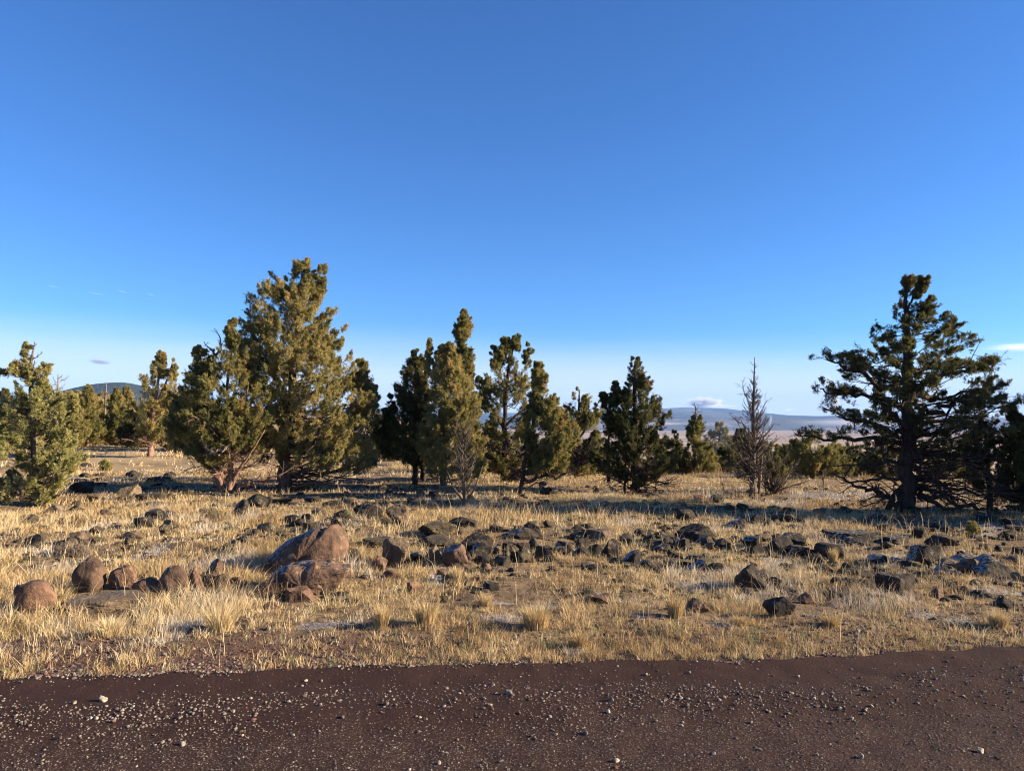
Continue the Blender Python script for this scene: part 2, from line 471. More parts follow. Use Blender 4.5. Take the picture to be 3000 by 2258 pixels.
def gravel_mat():
    m, nt, out = mat('mixed_gravel')
    c = ramp(nt, attr(nt, 'tone'), [(.0, (.05, .035, .03)), (.2, (.11, .075, .062)), (.4, (.15, .12, .10)), (.6, (.215, .18, .145)), (.8, (.27, .23, .18)), (.93, (.34, .29, .22)), (.955, (.12, .06, .045)), (1, (.17, .08, .06))])
    n = noise_n(nt, geopos(nt), 120, 2, .5)
    c = mixc(nt, maprange(nt, n, .55, .35), c, mixc(nt, .6, c, (.05, .04, .035)))
    bsdf(nt, out, c, .85, .25)
    return m
M_GRAVEL = gravel_mat()
def build_gravel():
    # loose pebbles between the wheel tracks, the strip along the far edge, fine grit lower down
    def place(x, v):
        y = road_edge(x) - v
        z = np.where(v > 0.0, road_z(x, -v), height(x, y))
        return np.stack([x, y, z], -1)
    n = 5600
    x = rng.uniform(-4.8, 5.2, n); v = np.where(rng.random(n) < .62, rng.normal(.80, .17, n), rng.normal(.88, .38, n))
    cl = fbm2(x * 1.1, v * 2.2, 91, 3)
    keep = (rng.random(n) < (sstep(-.30, .50, cl) * .55 + .05 + .22 * sstep(.3, 2.2, x))) & (v > .12)
    x, v = x[keep], v[keep]
    P = place(x, v); size = np.clip(rng.lognormal(math.log(.0125), .38, len(x)), .007, .034)
    P[:, 2] += size * .18
    a0 = None
    n2_ = 9000
    x2 = rng.uniform(-4.8, 5.2, n2_); v2 = rng.normal(.88, .28, n2_)
    k2 = (rng.random(n2_) < sstep(-.30, .50, fbm2(x2 * 1.1, v2 * 2.2, 91, 3)) * .7 + .14 + .28 * sstep(.3, 2.2, x2)) & (v2 > .1)
    x2, v2 = x2[k2], v2[k2]
    P2 = place(x2, v2); s2 = np.clip(rng.lognormal(math.log(.0095), .25, len(x2)), .006, .015); P2[:, 2] += s2 * .15
    a0 = scatter_stones(OCT, OCTF, P2, s2, np.clip(rng.beta(1.5, 1.9, len(x2)), 0, .9), .12)
    a = scatter_stones(ICO1, ICO1F, P, size, np.clip(rng.beta(1.7, 1.7, len(x)), 0, 1), .09)
    n = 26000
    x = rng.uniform(-5.5, 6, n); v = np.abs(np.where(rng.random(n) < .7, rng.normal(1.45, .40, n), rng.uniform(0, 2.2, n)))
    keep = rng.random(n) < .35 + .65 * sstep(.75, 1.3, v + .3 * fbm2(x, v * 2, 93, 3))
    x, v = x[keep], v[keep]
    P = place(x, v); size = np.clip(rng.lognormal(math.log(.0085), .35, len(x)), .005, .02)
    b = scatter_stones(OCT, OCTF, P, size, np.clip(rng.beta(1.3, 2.6, len(x)), 0, 1), .12)
    n = 2600
    x = rng.uniform(-4.5, 5, n); v = rng.normal(.03, .05, n)
    keep = rng.random(n) < np.where(x < 0.5, .9, .35) * sstep(-.4, .3, fbm2(x * 2, v, 95, 3))
    x, v = x[keep], v[keep]
    P = place(x, v); P[:, 2] = np.maximum(P[:, 2], height(P[:, 0], P[:, 1])) + .004
    size = np.clip(rng.lognormal(math.log(.013), .35, len(x)), .007, .03)
    c = scatter_stones(ICO1, ICO1F, P, size, np.clip(rng.beta(1.6, 1.6, len(x)), 0, .9), .09)
    n = 9000
    x = rng.uniform(-5, 5.5, n); v = -np.abs(rng.normal(.25, .5, n))
    P = place(x, v); size = np.clip(rng.lognormal(math.log(.017), .45, n), .007, .06); P[:, 2] += size * .1
    tone = np.where(rng.random(n) < .75, rng.uniform(0, .35, n), rng.uniform(.94, 1, n)); tone = np.where(rng.random(n) < .06, .7, tone)
    d = scatter_stones(OCT, OCTF, P, size, tone, .15)
    Vs, Fs, Ts, k = [], [], [], 0
    for vv, ff, tt in (a, a0, b, c, d):
        Vs.append(vv); Fs.append(ff + k); Ts.append(tt); k += len(vv)
    me = new_mesh('gravel', np.concatenate(Vs), None, np.concatenate(Fs), False, {'tone': np.concatenate(Ts)})
    tag(link('gravel', me, M_GRAVEL), 'loose mixed gravel strewn over the dark cinder road', 'gravel', kind='stuff')
build_gravel()

ROCKFP = []
# ------------------------------------------------------------------ rocks
def rock_mesh(name, W, H, D, kind='ang', seed=0, hi=False, tilt=0.0):
    r = np.random.default_rng(1000 + seed)
    base, faces = (ICO4, ICO4F) if hi else (ICO3, ICO3F)
    d = base / np.linalg.norm(base, axis=1)[:, None]
    nf = {'round': 15, 'ang': 13, 'slab': 12, 'tall': 13, 'point': 11}[kind]
    nn = r.normal(0, 1, (nf, 3)); nn /= np.linalg.norm(nn, axis=1)[:, None]
    hk = r.uniform(.44, .80, nf)
    if kind == 'round': hk = r.uniform(.74, 1.0, nf)
    if kind == 'slab':
        nn = np.concatenate([nn, [[.05, -.05, 1]]]); hk = np.append(hk, .45)
    if kind == 'point':
        nn = np.concatenate([nn, [[.75, -.1, .62], [-.8, .1, .55], [.0, -.8, .5]]]); hk = np.append(hk, [.55, .6, .62])
    dots = d @ nn.T
    rad = np.where(dots > .05, hk[None] / np.maximum(dots, .05), 9.0)
    rad = np.concatenate([rad, np.full((len(d), 1), 1.12)], 1)
    k = 110.0 if kind != 'round' else 14.0
    R = -np.log(np.exp(-k * rad).sum(1)) / k
    q = d * 1.6 + seed * 3.1
    R = R * (1 + .10 * noise3(q[:, 0], q[:, 1], q[:, 2], 3) + .05 * (1 - 2 * np.abs(noise3(q[:, 0] * 3.1, q[:, 1] * 3.1, q[:, 2] * 3.1, 4))) + .03 * noise3(q[:, 0] * 8, q[:, 1] * 8, q[:, 2] * 8, 5))
    V = d * R[:, None]
    lo, hi_ = V.min(0), V.max(0)
    V = (V - (lo + hi_) / 2) / (hi_ - lo)
    bury = .38 if kind in ('ang', 'round', 'point', 'tall') else .5
    V[:, 2] = (V[:, 2] + .5) * (1 + bury) - bury
    V = V * np.array([W, D, H])
    if tilt:
        c, s = math.cos(tilt), math.sin(tilt)
        x, z = V[:, 0].copy(), V[:, 2].copy()
        V[:, 0], V[:, 2] = x * c + z * s, -x * s + z * c
    return new_mesh(name, V, None, faces, kind == 'round' or not hi, None)

_rk = [0]
def rock(px, py, w, h, m='dark', kind='ang', label=None, name='rock', cat='rock', group=None, dk=None, tilt=0, lift=0):
    _rk[0] += 1
    p, s = gpt(px, py)
    W, H = w * s, h * s
    D = W * (dk or rng.uniform(.65, 1.0))
    p = p + np.array([0, D * .25, lift * s])
    me = rock_mesh(name, W, H, D, kind, _rk[0], w > 40, tilt)
    ROCKFP.append((p[0], p[1], W * .55))
    me.polygons.foreach_set('use_smooth', np.ones(len(me.polygons), dtype=bool))
    if kind != 'round': me.set_sharp_from_angle(angle=math.radians(24))
    o = link(name, me, MR[m], None, p)
    tag(o, label, cat, group)
    return o

def outline_rock(px, py, pts, depth, m, label, name='boulder', seed=1, dy=0.0):
    """a boulder whose front view follows an outline (photo px) and whose faces taper back"""
    p, s = gpt(px, py)
    pts = np.array([((a - px) * s, (py - b) * s) for a, b in pts])
    # resample
    seg = np.linalg.norm(np.roll(pts, -1, 0) - pts, axis=1); cum = np.concatenate([[0], np.cumsum(seg)])
    u = np.linspace(0, cum[-1], 160, endpoint=False)
    cl = np.concatenate([pts, pts[:1]])
    P = np.stack([np.interp(u, cum, cl[:, 0]), np.interp(u, cum, cl[:, 1])], -1)
    c = P.mean(0)
    ts = np.concatenate([[-1], np.linspace(-.97, .97, 41), [1]])
    Vs = []
    for t in ts:
        k = (1 - abs(t) ** 3.2) ** (1 / 2.6) if abs(t) < 1 else .02
        sh = .10 * t
        q = c + (P - c) * k
        Vs.append(np.stack([q[:, 0] + sh * depth * .4, np.full(160, t * depth / 2), q[:, 1]], -1))
    V = np.concatenate(Vs)
    n = len(ts); i = np.arange(n - 1)[:, None] * 160; j = np.arange(160)[None, :]; j2 = (j + 1) % 160
    q = np.stack([i + j, i + j2, i + 160 + j2, i + 160 + j], -1).reshape(-1, 4)
    jj = np.arange(1, 159)
    t1 = np.stack([np.zeros(158, int), jj + 1, jj], -1); t2 = np.stack([np.zeros(158, int), jj, jj + 1], -1) + (n - 1) * 160
    W = np.ptp(P[:, 0])
    for f, a in ((2.2, .06), (4.5, .012), (9, .016), (20, .011), (45, .006)):
        f = f / W
        nz = np.stack([noise3(V[:, 0] * f + k, V[:, 1] * f, V[:, 2] * f, seed + k) for k in (3, 11, 23)], -1)
        if f * W in (4.5, 9): nz = 1 - 2.4 * np.abs(nz) if f * W == 4.5 else nz
        V = V + a * W * np.clip(nz, -1, 1)
    me = new_mesh(name, V, q, np.concatenate([t1, t2]), True)
    ROCKFP.append((p[0], p[1] + .1, W * .52))
    o = link(name, me, MR[m], None, p + np.array([0, depth * .45 + dy, -.065]))
    tag(o, label, 'boulder')
    return o

outline_rock(866, 1692, [(745, 1715), (749, 1660), (765, 1630), (830, 1578), (880, 1555), (905, 1547), (925, 1556), (948, 1541), (962, 1552), (978, 1580), (984, 1625), (975, 1655), (955, 1690), (960, 1715)], .62, 'brownfrost',
             'large brown lichened boulder with a high pointed top, behind the overhanging one', seed=5, dy=.12)
outline_rock(885, 1742, [(775, 1700), (790, 1655), (830, 1640), (925, 1630), (975, 1640), (1003, 1650), (990, 1675), (962, 1712), (938, 1742), (905, 1765), (850, 1760), (800, 1735)], .42, 'brownfrost',
             'overhanging brown boulder with sunlit right face and frosted upper edge', seed=9)

G = 'dark stones lying in the dry field'
ROCKS = [
 # px, py, w, h, material, kind, label
 (90, 1797, 122, 88, 'brown', 'round', 'rounded reddish boulder at the left edge, closest of all to the road'),
 (253, 1728, 100, 98, 'brownfrost', 'round', 'tall egg-shaped brown boulder with frost on its shaded upper left'),
 (351, 1724, 84, 66, 'brown', 'ang', 'angular brown stone right of the egg-shaped boulder'),
 (427, 1746, 92, 56, 'brown', 'round', 'low brown stone half hidden in grass left of the domed boulder'),
 (503, 1747, 98, 88, 'brownfrost', 'round', 'domed brown boulder with frosted left shoulder in the stone row'),
 (575, 1742, 48, 78, 'brown', 'tall', 'tall thin rust-brown slab standing on edge in the stone row'),
 (612, 1728, 52, 46, 'brown', 'ang', 'small rounded stone wedged under the topmost stone of the row'),
 (645, 1736, 50, 58, 'tan', 'ang', 'pale tan stone closing the right end of the stacked trio'),
 (694, 1724, 58, 38, 'brown', 'round', 'small brown stone between the stone row and the large boulder'),
 (880, 1757, 90, 36, 'brown', 'slab', 'flat pinkish stone lying at the foot of the overhanging boulder'),
 (1156, 1661, 86, 82, 'tan', 'tall', 'round-topped upright stone like a headstone, with lichen spots'),
 (1105, 1671, 56, 36, 'brown', 'ang', 'small brown stone leaning at the left foot of the headstone-like one'),
 (1025, 1642, 66, 36, 'dark', 'slab', 'sloping dark slab between the large boulder and the headstone-like one'),
 (1268, 1654, 62, 50, 'tan', 'tall', 'sunlit tan stone leaning right of the headstone-like one'),
 (1222, 1650, 52, 26, 'darkfrost', 'ang', 'dark low stone in the gap beside the leaning tan stone'),
 (1333, 1660, 78, 66, 'brownfrost', 'ang', 'brown stone with a blue-grey shaded left side next to the leaning tan stone'),
 (1402, 1625, 105, 55, 'dark', 'ang', 'humped dark boulder with black left face behind the leaning row'),
 (1076, 1523, 90, 42, 'dark', 'ang', 'long black boulder lying like a log in the middle distance'),
 (1166, 1537, 78, 58, 'tan', 'ang', 'square boulder, black on its left and tan on its right'),
 (702, 1510, 52, 50, 'darkfrost', 'ang', 'black boulder with a frosted cap below the red-stemmed juniper'),
 (745, 1492, 85, 38, 'dark', 'round', 'grey dome of rock behind the frosted black boulder'),
 (372, 1467, 62, 46, 'tan', 'ang', 'upright stone with sunlit brown left face in orange grass'),
 (231, 1446, 80, 32, 'dark', 'slab', 'black slab with a shaded hollow beside the pale juniper'),
 (499, 1464, 30, 22, 'dark', 'point', 'small black wedge of stone beyond the sunlit upright one'),
 (1541, 1588, 80, 34, 'darkfrost', 'ang', 'black humped stone at the left end of the dark stone belt'),
 (1559, 1618, 38, 38, 'dark', 'tall', 'narrow black stone standing upright in the dark stone belt'),
 (1610, 1653, 48, 36, 'darkfrost', 'point', 'black stone with a white frosted tip in front of the dark belt'),
 (1707, 1602, 42, 36, 'dark', 'ang', 'black tilted block below a grey slab in the dark belt'),
 (1745, 1621, 46, 32, 'dark', 'round', 'smaller black block touching the tallest black block'),
 (1787, 1635, 56, 56, 'dark', 'tall', 'tallest jet-black block in the middle of the dark belt'),
 (1830, 1584, 52, 27, 'darkfrost', 'ang', 'blue-grey frosted stone behind the tallest black block'),
 (1859, 1650, 56, 42, 'darkfrost', 'ang', 'two-toned stone with dark right side right of the tallest block'),
 (2040, 1584, 115, 46, 'dark', 'ang', 'wide black heap-like boulder with a notched top'),
 (2205, 1722, 102, 72, 'dark', 'ang', 'rough brown-black boulder casting a long frosty shadow to its left'),
 (2044, 1787, 66, 38, 'brown', 'ang', 'porous dark lump of rock in the verge grass'),
 (2290, 1805, 90, 58, 'dark', 'point', 'black pointed rock standing alone near the road'),
 (2370, 1762, 54, 34, 'brown', 'point', 'small pyramid stone with tan right face behind the black pointed rock'),
 (2630, 1737, 114, 60, 'darkfrost', 'ang', 'black boulder with a white frosted flat top in front of the field'),
 (2750, 1747, 50, 26, 'brown', 'ang', 'low brown stone right of the frost-topped boulder'),
 (2330, 1603, 74, 32, 'darkfrost', 'ang', 'black two-peaked stone at the left of the long black boulder'),
 (2439, 1633, 96, 42, 'dark', 'round', 'long smooth black boulder with a slim orange tuft in front'),
 (2395, 1646, 54, 27, 'dark', 'ang', 'flat black stone at the left foot of the long black boulder'),
 (2710, 1658, 110, 58, 'darkfrost', 'ang', 'large boulder with black left side and tan right flank'),
 (2768, 1603, 86, 26, 'dark', 'slab', 'rectangular black slab behind the large two-sided boulder'),
 (2515, 1589, 150, 27, 'darkfrost', 'slab', 'very long low ledge of dark rock'),
 (2638, 1593, 84, 22, 'darkfrost', 'slab', 'flat frosted ledge right of the longest ledge'),
 (2829, 1647, 98, 26, 'darkfrost', 'slab', 'flat slab with white frost streaks between two big boulders'),
 (2920, 1684, 136, 56, 'darkfrost', 'ang', 'big black boulder with a sunlit grey shoulder near the right edge'),
 (2960, 1647, 74, 27, 'tan', 'ang', 'tan stone behind the big black boulder at the right edge'),
 (2985, 1700, 55, 28, 'tan', 'ang', 'brown stone cut by the right edge of the photo, beside the big black boulder'),
 (2952, 1773, 58, 26, 'dark', 'ang', 'small dark stone in grass at the right edge, near the road'),
 (2525, 1716, 95, 23, 'mossy', 'slab', 'mossy flat rock just left of the frost-topped boulder'),
 (1762, 1763, 74, 23, 'brownfrost', 'slab', 'flat brown stone with frost along its top in the middle verge'),
 (1279, 1564, 116, 38, 'mossy', 'ang', 'mossy outcrop with a dark shaded slot'),
 (1109, 1596, 108, 24, 'mossy', 'slab', 'long mossy ledge behind the headstone-like stone'),
 (1279, 1600, 114, 26, 'mossy', 'slab', 'second mossy ledge, in front of the mossy outcrop'),
 (1213, 1737, 44, 36, 'brown', 'ang', 'small orange-brown stone in grass behind the narrow orange tuft'),
 (300, 1786, 250, 34, 'tan', 'slab', 'broad flat pale slab almost flush with the ground in front of the stone row'),
 (2102, 1472, 44, 24, 'darkfrost', 'round', 'black hump near the foot of the dead tree'),
 (2047, 1469, 34, 20, 'brown', 'ang', 'brown stone left of the black hump near the dead tree'),
 (2742, 1545, 42, 18, 'dark', 'ang', 'black stone in the shade of the big open juniper'),
 (2985, 1556, 60, 16, 'dark', 'slab', 'black slab in the shade at the right edge of the field'),
]
for a in ROCKS:
    px, py, w, h, m, kind, lab = a
    rock(px, py, w, h, m, kind, lab, name='boulder' if w >= 76 and kind != 'slab' else 'rock')
# the topmost stone rests on the leaning slab and its neighbour
rock(626, 1700, 52, 42, 'brownfrost', 'ang', 'topmost stone resting on the leaning slab of the stone row', lift=14)

SM = [(434, 1472, 74, 24), (452, 1519, 58, 29), (83, 1540, 48, 28), (174, 1622, 38, 23), (33, 1602, 48, 15), (975, 1483, 64, 18), (910, 1469, 54, 19), (823, 1476, 64, 15),
 (874, 1541, 64, 20), (935, 1508, 54, 18), (1351, 1537, 94, 24), (1441, 1729, 48, 24), (1300, 1758, 27, 23), (1420, 1657, 42, 30), (1456, 1633, 32, 24), (1595, 1642, 54, 37),
 (1653, 1622, 48, 34), (1696, 1574, 54, 22), (1895, 1570, 70, 24), (1760, 1577, 84, 27), (1906, 1596, 64, 27), (1942, 1618, 54, 27), (1527, 1658, 68, 37), (2051, 1556, 38, 17),
 (2076, 1613, 32, 24), (2008, 1523, 64, 32), (2160, 1545, 58, 27), (1725, 1545, 36, 15), (1747, 1507, 26, 20), (1772, 1487, 30, 16), (1606, 1447, 58, 18), (1592, 1425, 28, 16),
 (1801, 1449, 30, 22), (1747, 1451, 18, 19), (1725, 1668, 44, 24), (2757, 1640, 64, 40), (2341, 1549, 68, 24), (2258, 1541, 34, 22), (2305, 1528, 84, 20), (2408, 1509, 42, 18),
 (2308, 1495, 34, 14), (2580, 1651, 68, 27), (2511, 1672, 124, 22), (2450, 1719, 48, 27), (2400, 1701, 54, 20), (2930, 1611, 24, 16), (2040, 1640, 60, 20), (1985, 1655, 90, 20), (2150, 1612, 50, 18)]
for i, (px, py, w, h) in enumerate(SM):
    rock(px, py, w, h, ['dark', 'darkfrost', 'mossy', 'dark', 'tan'][i % 5], ['ang', 'round', 'ang', 'slab'][i % 4], 'half buried dark stone in the middle of the dry golden field', group='half buried dark stones in the field')

def small_rocks(n, x0, x1, y0, y1, wmin, wmax, label, group, mats, flat=.38):
    k = 0; guard = 0
    while k < n and guard < n * 30:
        guard += 1
        px, py = rng.uniform(x0, x1), rng.uniform(y0, y1)
        if rng.random() > .25 + .75 * float(sstep(-.2, .3, noise2(px / 90., py / 28., 123))): continue
        w = rng.uniform(wmin, wmax) * (.55 + .45 * (py - 1400) / 250)
        rock(px, py, w, w * rng.uniform(flat * .8, flat * 1.5), mats[rng.integers(len(mats))], ['ang', 'point', 'ang', 'slab', 'ang'][rng.integers(5)], label, group=group)
        k += 1
small_rocks(66, 20, 1100, 1445, 1620, 26, 74, 'low weathered stone among orange grass under the left junipers', 'weathered stones under the left junipers', ['dark', 'mossy', 'tan', 'mossy'])
small_rocks(34, 1000, 1420, 1436, 1500, 22, 50, 'pinkish stone in the rubble below the middle junipers', 'pinkish rubble below the middle junipers', ['brown', 'tan', 'dark'], .5)
small_rocks(66, 1450, 3000, 1475, 1700, 24, 62, 'small dark stone poking out of the pale grass of the open field', 'small stones in the open field', ['dark', 'darkfrost', 'dark', 'mossy'])
small_rocks(22, 30, 1450, 1640, 1790, 18, 44, 'small brown stone in the grass around the stone row', 'small brown stones around the stone row', ['brown', 'tan', 'brown'], .5)
small_rocks(44, 1300, 2260, 1548, 1680, 24, 82, 'jagged dark stone in the broken belt of black basalt', 'jagged stones of the black belt', ['dark', 'darkfrost', 'dark', 'mossy'], .42)
small_rocks(22, 2240, 3000, 1560, 1710, 40, 84, 'dark angular stone between the big boulders of the right field', 'dark angular stones in the right field', ['dark', 'darkfrost', 'dark', 'tan'], .42)
small_rocks(16, 150, 520, 1365, 1435, 40, 90, 'shaded black rock of the low ridge under the background trees', 'shaded rocks of the low ridge', ['dark', 'darkfrost'], .3)

def build_rubble():
    V, Fc, k = [], [], 0
    n = 0
    while n < 2600:
        px, py = rng.uniform(-50, 3050), 1425 + 330 * rng.random() ** 1.4
        if noise2(px / 140., py / 22., 321) < -.05 and rng.random() < .85: continue
        p, s = gpt(px, py); w = rng.uniform(9, 32) * s * (.5 + .5 * (py - 1420) / 300)
        d = ICO2 / np.linalg.norm(ICO2, axis=1)[:, None]
        nn = unit_(rng.normal(0, 1, (7, 3))); dots = d @ nn.T
        R = np.minimum(np.where(dots > .05, rng.uniform(.5, .95, 7)[None] / np.maximum(dots, .05), 9).min(1), 1.1)
        v = d * R[:, None] * np.array([w * .6, w * .5, w * rng.uniform(.22, .42)]) + p + np.array([0, 0, w * .06])
        V.append(v); Fc.append(ICO2F + k); k += len(v); n += 1
    me = new_mesh('rubble', np.concatenate(V), None, np.concatenate(Fc), True)
    tag(link('rubble', me, MR['mossy']), 'fine dark basalt rubble strewn through the dry grass', 'rubble', kind='stuff')
def unit_(v): return v / np.linalg.norm(v, axis=-1, keepdims=True)
build_rubble()

# single stones lying on the road
ST = [(303, 2052, 24, 20, 'largest cream stone on the left half of the road'), (533, 2186, 20, 14, 'grey stone throwing a black shadow in the lower gravel band'),
 (266, 2115, 12, 10, 'small white stone at the upper edge of the left gravel band'), (283, 2116, 16, 8, 'flat cream stone touching a small white one'),
 (215, 2062, 15, 9, 'flat buff stone left of the largest cream stone'), (1490, 2042, 24, 15, 'two-toned grey stone in the middle gravel band'),
 (1791, 2062, 15, 16, 'upright grey stone with a long shadow in the right gravel band'), (1782, 2095, 12, 12, 'white pebble under the upright grey stone'),
 (1285, 2240, 14, 10, 'beige stone near the bottom edge of the photo, mid road'), (1200, 2253, 10, 8, 'white chip at the bottom edge of the photo'),
 (1807, 2231, 18, 11, 'pale flat stone beside a red chip near the bottom'), (1804, 2248, 14, 9, 'red stone chip below a pale flat stone'),
 (2522, 2218, 14, 14, 'cream pointed stone with a shadow on bare lower road'), (2872, 2203, 20, 15, 'cube-like cream stone near the lower right corner'),
 (2226, 2198, 12, 8, 'small tan stone alone on the lower right road'), (2090, 2212, 14, 9, 'olive-grey stone alone on the lower road')]
def stone_mats():
    r = {}
    for k, c in {'cream': (.36, .31, .23), 'grey': (.20, .18, .155), 'white': (.42, .385, .32), 'red': (.22, .085, .06), 'tan': (.26, .205, .15)}.items():
        m, nt, out = mat('stone_' + k); n = noise_n(nt, objco(nt), 60, 4, .6)
        bsdf(nt, out, mixc(nt, maprange(nt, n, .6, .35), c, tuple(v * .55 for v in c)), .85, .25, bump(nt, n, .4, .004)); r[k] = m
    return r
MS = stone_mats()
for i, (px, py, w, h, lab) in enumerate(ST):
    d = ray(px, py); t = -(CAMH - .01) / d[2]; p = d * t; p[2] += CAMH
    s = t / F
    p[2] = float(road_z(np.array([p[0]]), np.array([p[1] - road_edge(p[0])]))[0]) - .003
    me = rock_mesh('stone', w * s, h * s, w * s * .85, 'ang', 500 + i)
    me.polygons.foreach_set('use_smooth', np.ones(len(me.polygons), dtype=bool))
    key = 'red' if 'red stone' in lab else 'white' if lab.startswith(('small white', 'white')) else 'grey' if 'grey' in lab else 'tan' if ('tan' in lab or 'buff' in lab or 'beige' in lab) else 'cream'
    tag(link('stone', me, MS[key], None, p), lab, 'stone', 'loose stones on the road')
# ------------------------------------------------------------------ dry grass
def grass_mat():
    m, nt, out = mat('dry_grass')
    c = ramp(nt, attr(nt, 'tone'), [(0, (.15, .092, .045)), (.2, (.33, .22, .10)), (.5, (.50, .37, .185)), (.75, (.61, .49, .28)), (.93, (.64, .555, .38)), (.95, (.26, .25, .10)), (1, (.17, .19, .08))])
    c = mixc(nt, attr(nt, 'frost'), c, (.55, .56, .57))
    d = N(nt, 'ShaderNodeBsdfPrincipled'); nt.links.new(c, d.inputs['Base Color'])
    d.inputs['Roughness'].default_value = .65; d.inputs['Specular IOR Level'].default_value = .15
    t = N(nt, 'ShaderNodeBsdfTranslucent'); nt.links.new(c, t.inputs[0])
    mx = N(nt, 'ShaderNodeMixShader'); mx.inputs[0].default_value = .25
    nt.links.new(d.outputs[0], mx.inputs[1]); nt.links.new(t.outputs[0], mx.inputs[2]); nt.links.new(mx.outputs[0], out.inputs[0])
    return m
M_GRASS = grass_mat()

def blades(P, h, w, lean, tone, frost, rg=rng):
    """P roots (n,3), h heights, w widths, lean (n,2) horizontal tip offset as a share of the height"""
    n = len(P)
    th = rg.uniform(0, np.pi, n)
    side = np.stack([np.cos(th), np.sin(th), np.zeros(n)], -1) * (w / 2)[:, None]
    mid = P + np.stack([lean[:, 0] * h * .35, lean[:, 1] * h * .35, h * .6], -1)
    tip = P + np.stack([lean[:, 0] * h, lean[:, 1] * h, h * np.sqrt(np.clip(1 - .35 * (lean ** 2).sum(1), .12, 1))], -1)
    V = np.stack([P - side, P + side, mid + side * .8, mid - side * .8, tip], 1).reshape(-1, 3)
    k = np.arange(n) * 5
    q = np.stack([k, k + 1, k + 2, k + 3], -1); t = np.stack([k + 3, k + 2, k + 4], -1)
    return V, q, t, np.repeat(tone, 5), np.repeat(frost, 5)

def field_density(x, y):
    off = y - road_edge(x)
    d = sstep(-.35, .40, fbm2(x / .7, y / .7, 61, 3) + .24)
    d = d * (.30 + .70 * sstep(-.35, .25, fbm2(x / 2.2, y / 2.2, 63, 2)))
    lf = sstep(.6, -1.2, x)
    verge = sstep(-.09, .06, off) * (1 - .22 * lf * (1 - sstep(1.2, 1.9, off)))
    d = np.maximum(d, .75 * (1 - lf) * (1 - sstep(.5, 1.1, off)))
    bare = 1 - .60 * np.exp(-((off - .72) / .16) ** 2) * sstep(1.5, -.5, x)     # a strip of bare red soil
    d = d * verge * bare
    for a, b, ra in ROCKFP:
        d = d * (1 - .97 * np.exp(-(((x - a) / (ra * .95)) ** 2 + ((y - b + ra * .55) / (ra * 1.15)) ** 2) ** 2))
    return d

def build_grass():
    V, Q, T, A, B, k = [], [], [], [], [], 0
    # r0, r1, clusters, blades per cluster, cluster radius, height, width
    zones = [(5.0, 7.2, 8600, 20, .045, .088, .0030), (7.0, 10.5, 17000, 18, .06, .105, .0038), (10.5, 16, 21500, 16, .09, .12, .0052),
             (16, 27, 17500, 13, .15, .13, .009), (27, 75, 13000, 10, .34, .20, .026)]
    for r0, r1, nc, nb, cr, hh, ww in zones:
        r = np.sqrt(rng.uniform(r0 ** 2, r1 ** 2, nc)); az = np.radians(rng.uniform(-44, 44, nc))
        x, y = r * np.sin(az), r * np.cos(az)
        keep = rng.random(nc) < field_density(x, y)
        x, y = x[keep], y[keep]; n = len(x)
        off = y - road_edge(x)
        hs = hh * np.exp(rng.normal(0, .42, n)) * (.50 + .55 * sstep(-.3, .5, fbm2(x / 1.5, y / 1.5, 65, 2))) * np.where(off < .9, .85, 1)
        tn = np.clip(.5 + .42 * fbm2(x / 1.6, y / 1.6, 67, 3) + rng.normal(0, .14, n), .05, .92)
        tn = np.where(rng.random(n) < .13, rng.uniform(0, .16, n), tn)
        tn = np.where(rng.random(n) < np.where(off < .8, .10, .03), .97, tn)
        fr = np.clip(np.maximum(frost_at(x, y), sstep(.22, .42, fbm2(x / .9, y / .7, 69, 3)) * sstep(.2, .7, off)) * rng.uniform(.05, .6, n), 0, .6)
        rx = rng.normal(0, cr * .55, (n, nb)); ry = rng.normal(0, cr * .55, (n, nb))
        X, Y = (x[:, None] + rx).ravel(), (y[:, None] + ry).ravel()
        Z = height(X, Y) - .008
        hb = (hs[:, None] * rng.uniform(.35, 1.15, (n, nb))).ravel()
        w0 = rng.normal(.10, .18, (n, 1, 2))
        lean = (np.stack([rx, ry], -1) / cr * .35 + rng.normal(0, .38, (n, nb, 2)) + w0).reshape(-1, 2)
        fallen = rng.random(len(X)) < .18
        lean[fallen] *= 3.2
        ln = np.linalg.norm(lean, axis=1); lean *= np.minimum(1, 1.35 / (ln + 1e-6))[:, None]
        tone = np.clip((tn[:, None] + rng.normal(0, .13, (n, nb))), 0, 1).ravel()
        tone = np.where((np.repeat(tn, nb) < .93), np.minimum(tone, .93), np.maximum(tone, .95))
        v, q, t, a, b = blades(np.stack([X, Y, Z], -1), hb, ww * rng.uniform(.6, 1.3, len(X)), lean, tone, np.repeat(fr, nb))
        V.append(v); Q.append(q + k); T.append(t + k); A.append(a); B.append(b); k += len(v)
    # lone tall stalks
    nc = 1500
    r = np.sqrt(rng.uniform(25, 14 ** 2, nc)); az = np.radians(rng.uniform(-37, 37, nc)); x, y = r * np.sin(az), r * np.cos(az)
    off = y - road_edge(x); keep = off > .03
    x, y = x[keep], y[keep]; n = len(x)
    v, q, t, a, b = blades(np.stack([x, y, height(x, y) - .01], -1), rng.uniform(.14, .34, n), .0032 * np.ones(n) * (np.hypot(x, y) / 7), rng.normal(.05, .32, (n, 2)), rng.uniform(.35, .9, n), np.zeros(n))
    V.append(v); Q.append(q + k); T.append(t + k); A.append(a); B.append(b); k += len(v)
    me = new_mesh('grass', np.concatenate(V), np.concatenate(Q), np.concatenate(T), False, {'tone': np.concatenate(A), 'frost': np.concatenate(B)})
    tag(link('grass', me, M_GRASS), 'dry golden grass covering the stony field', 'grass', kind='stuff')
build_grass()

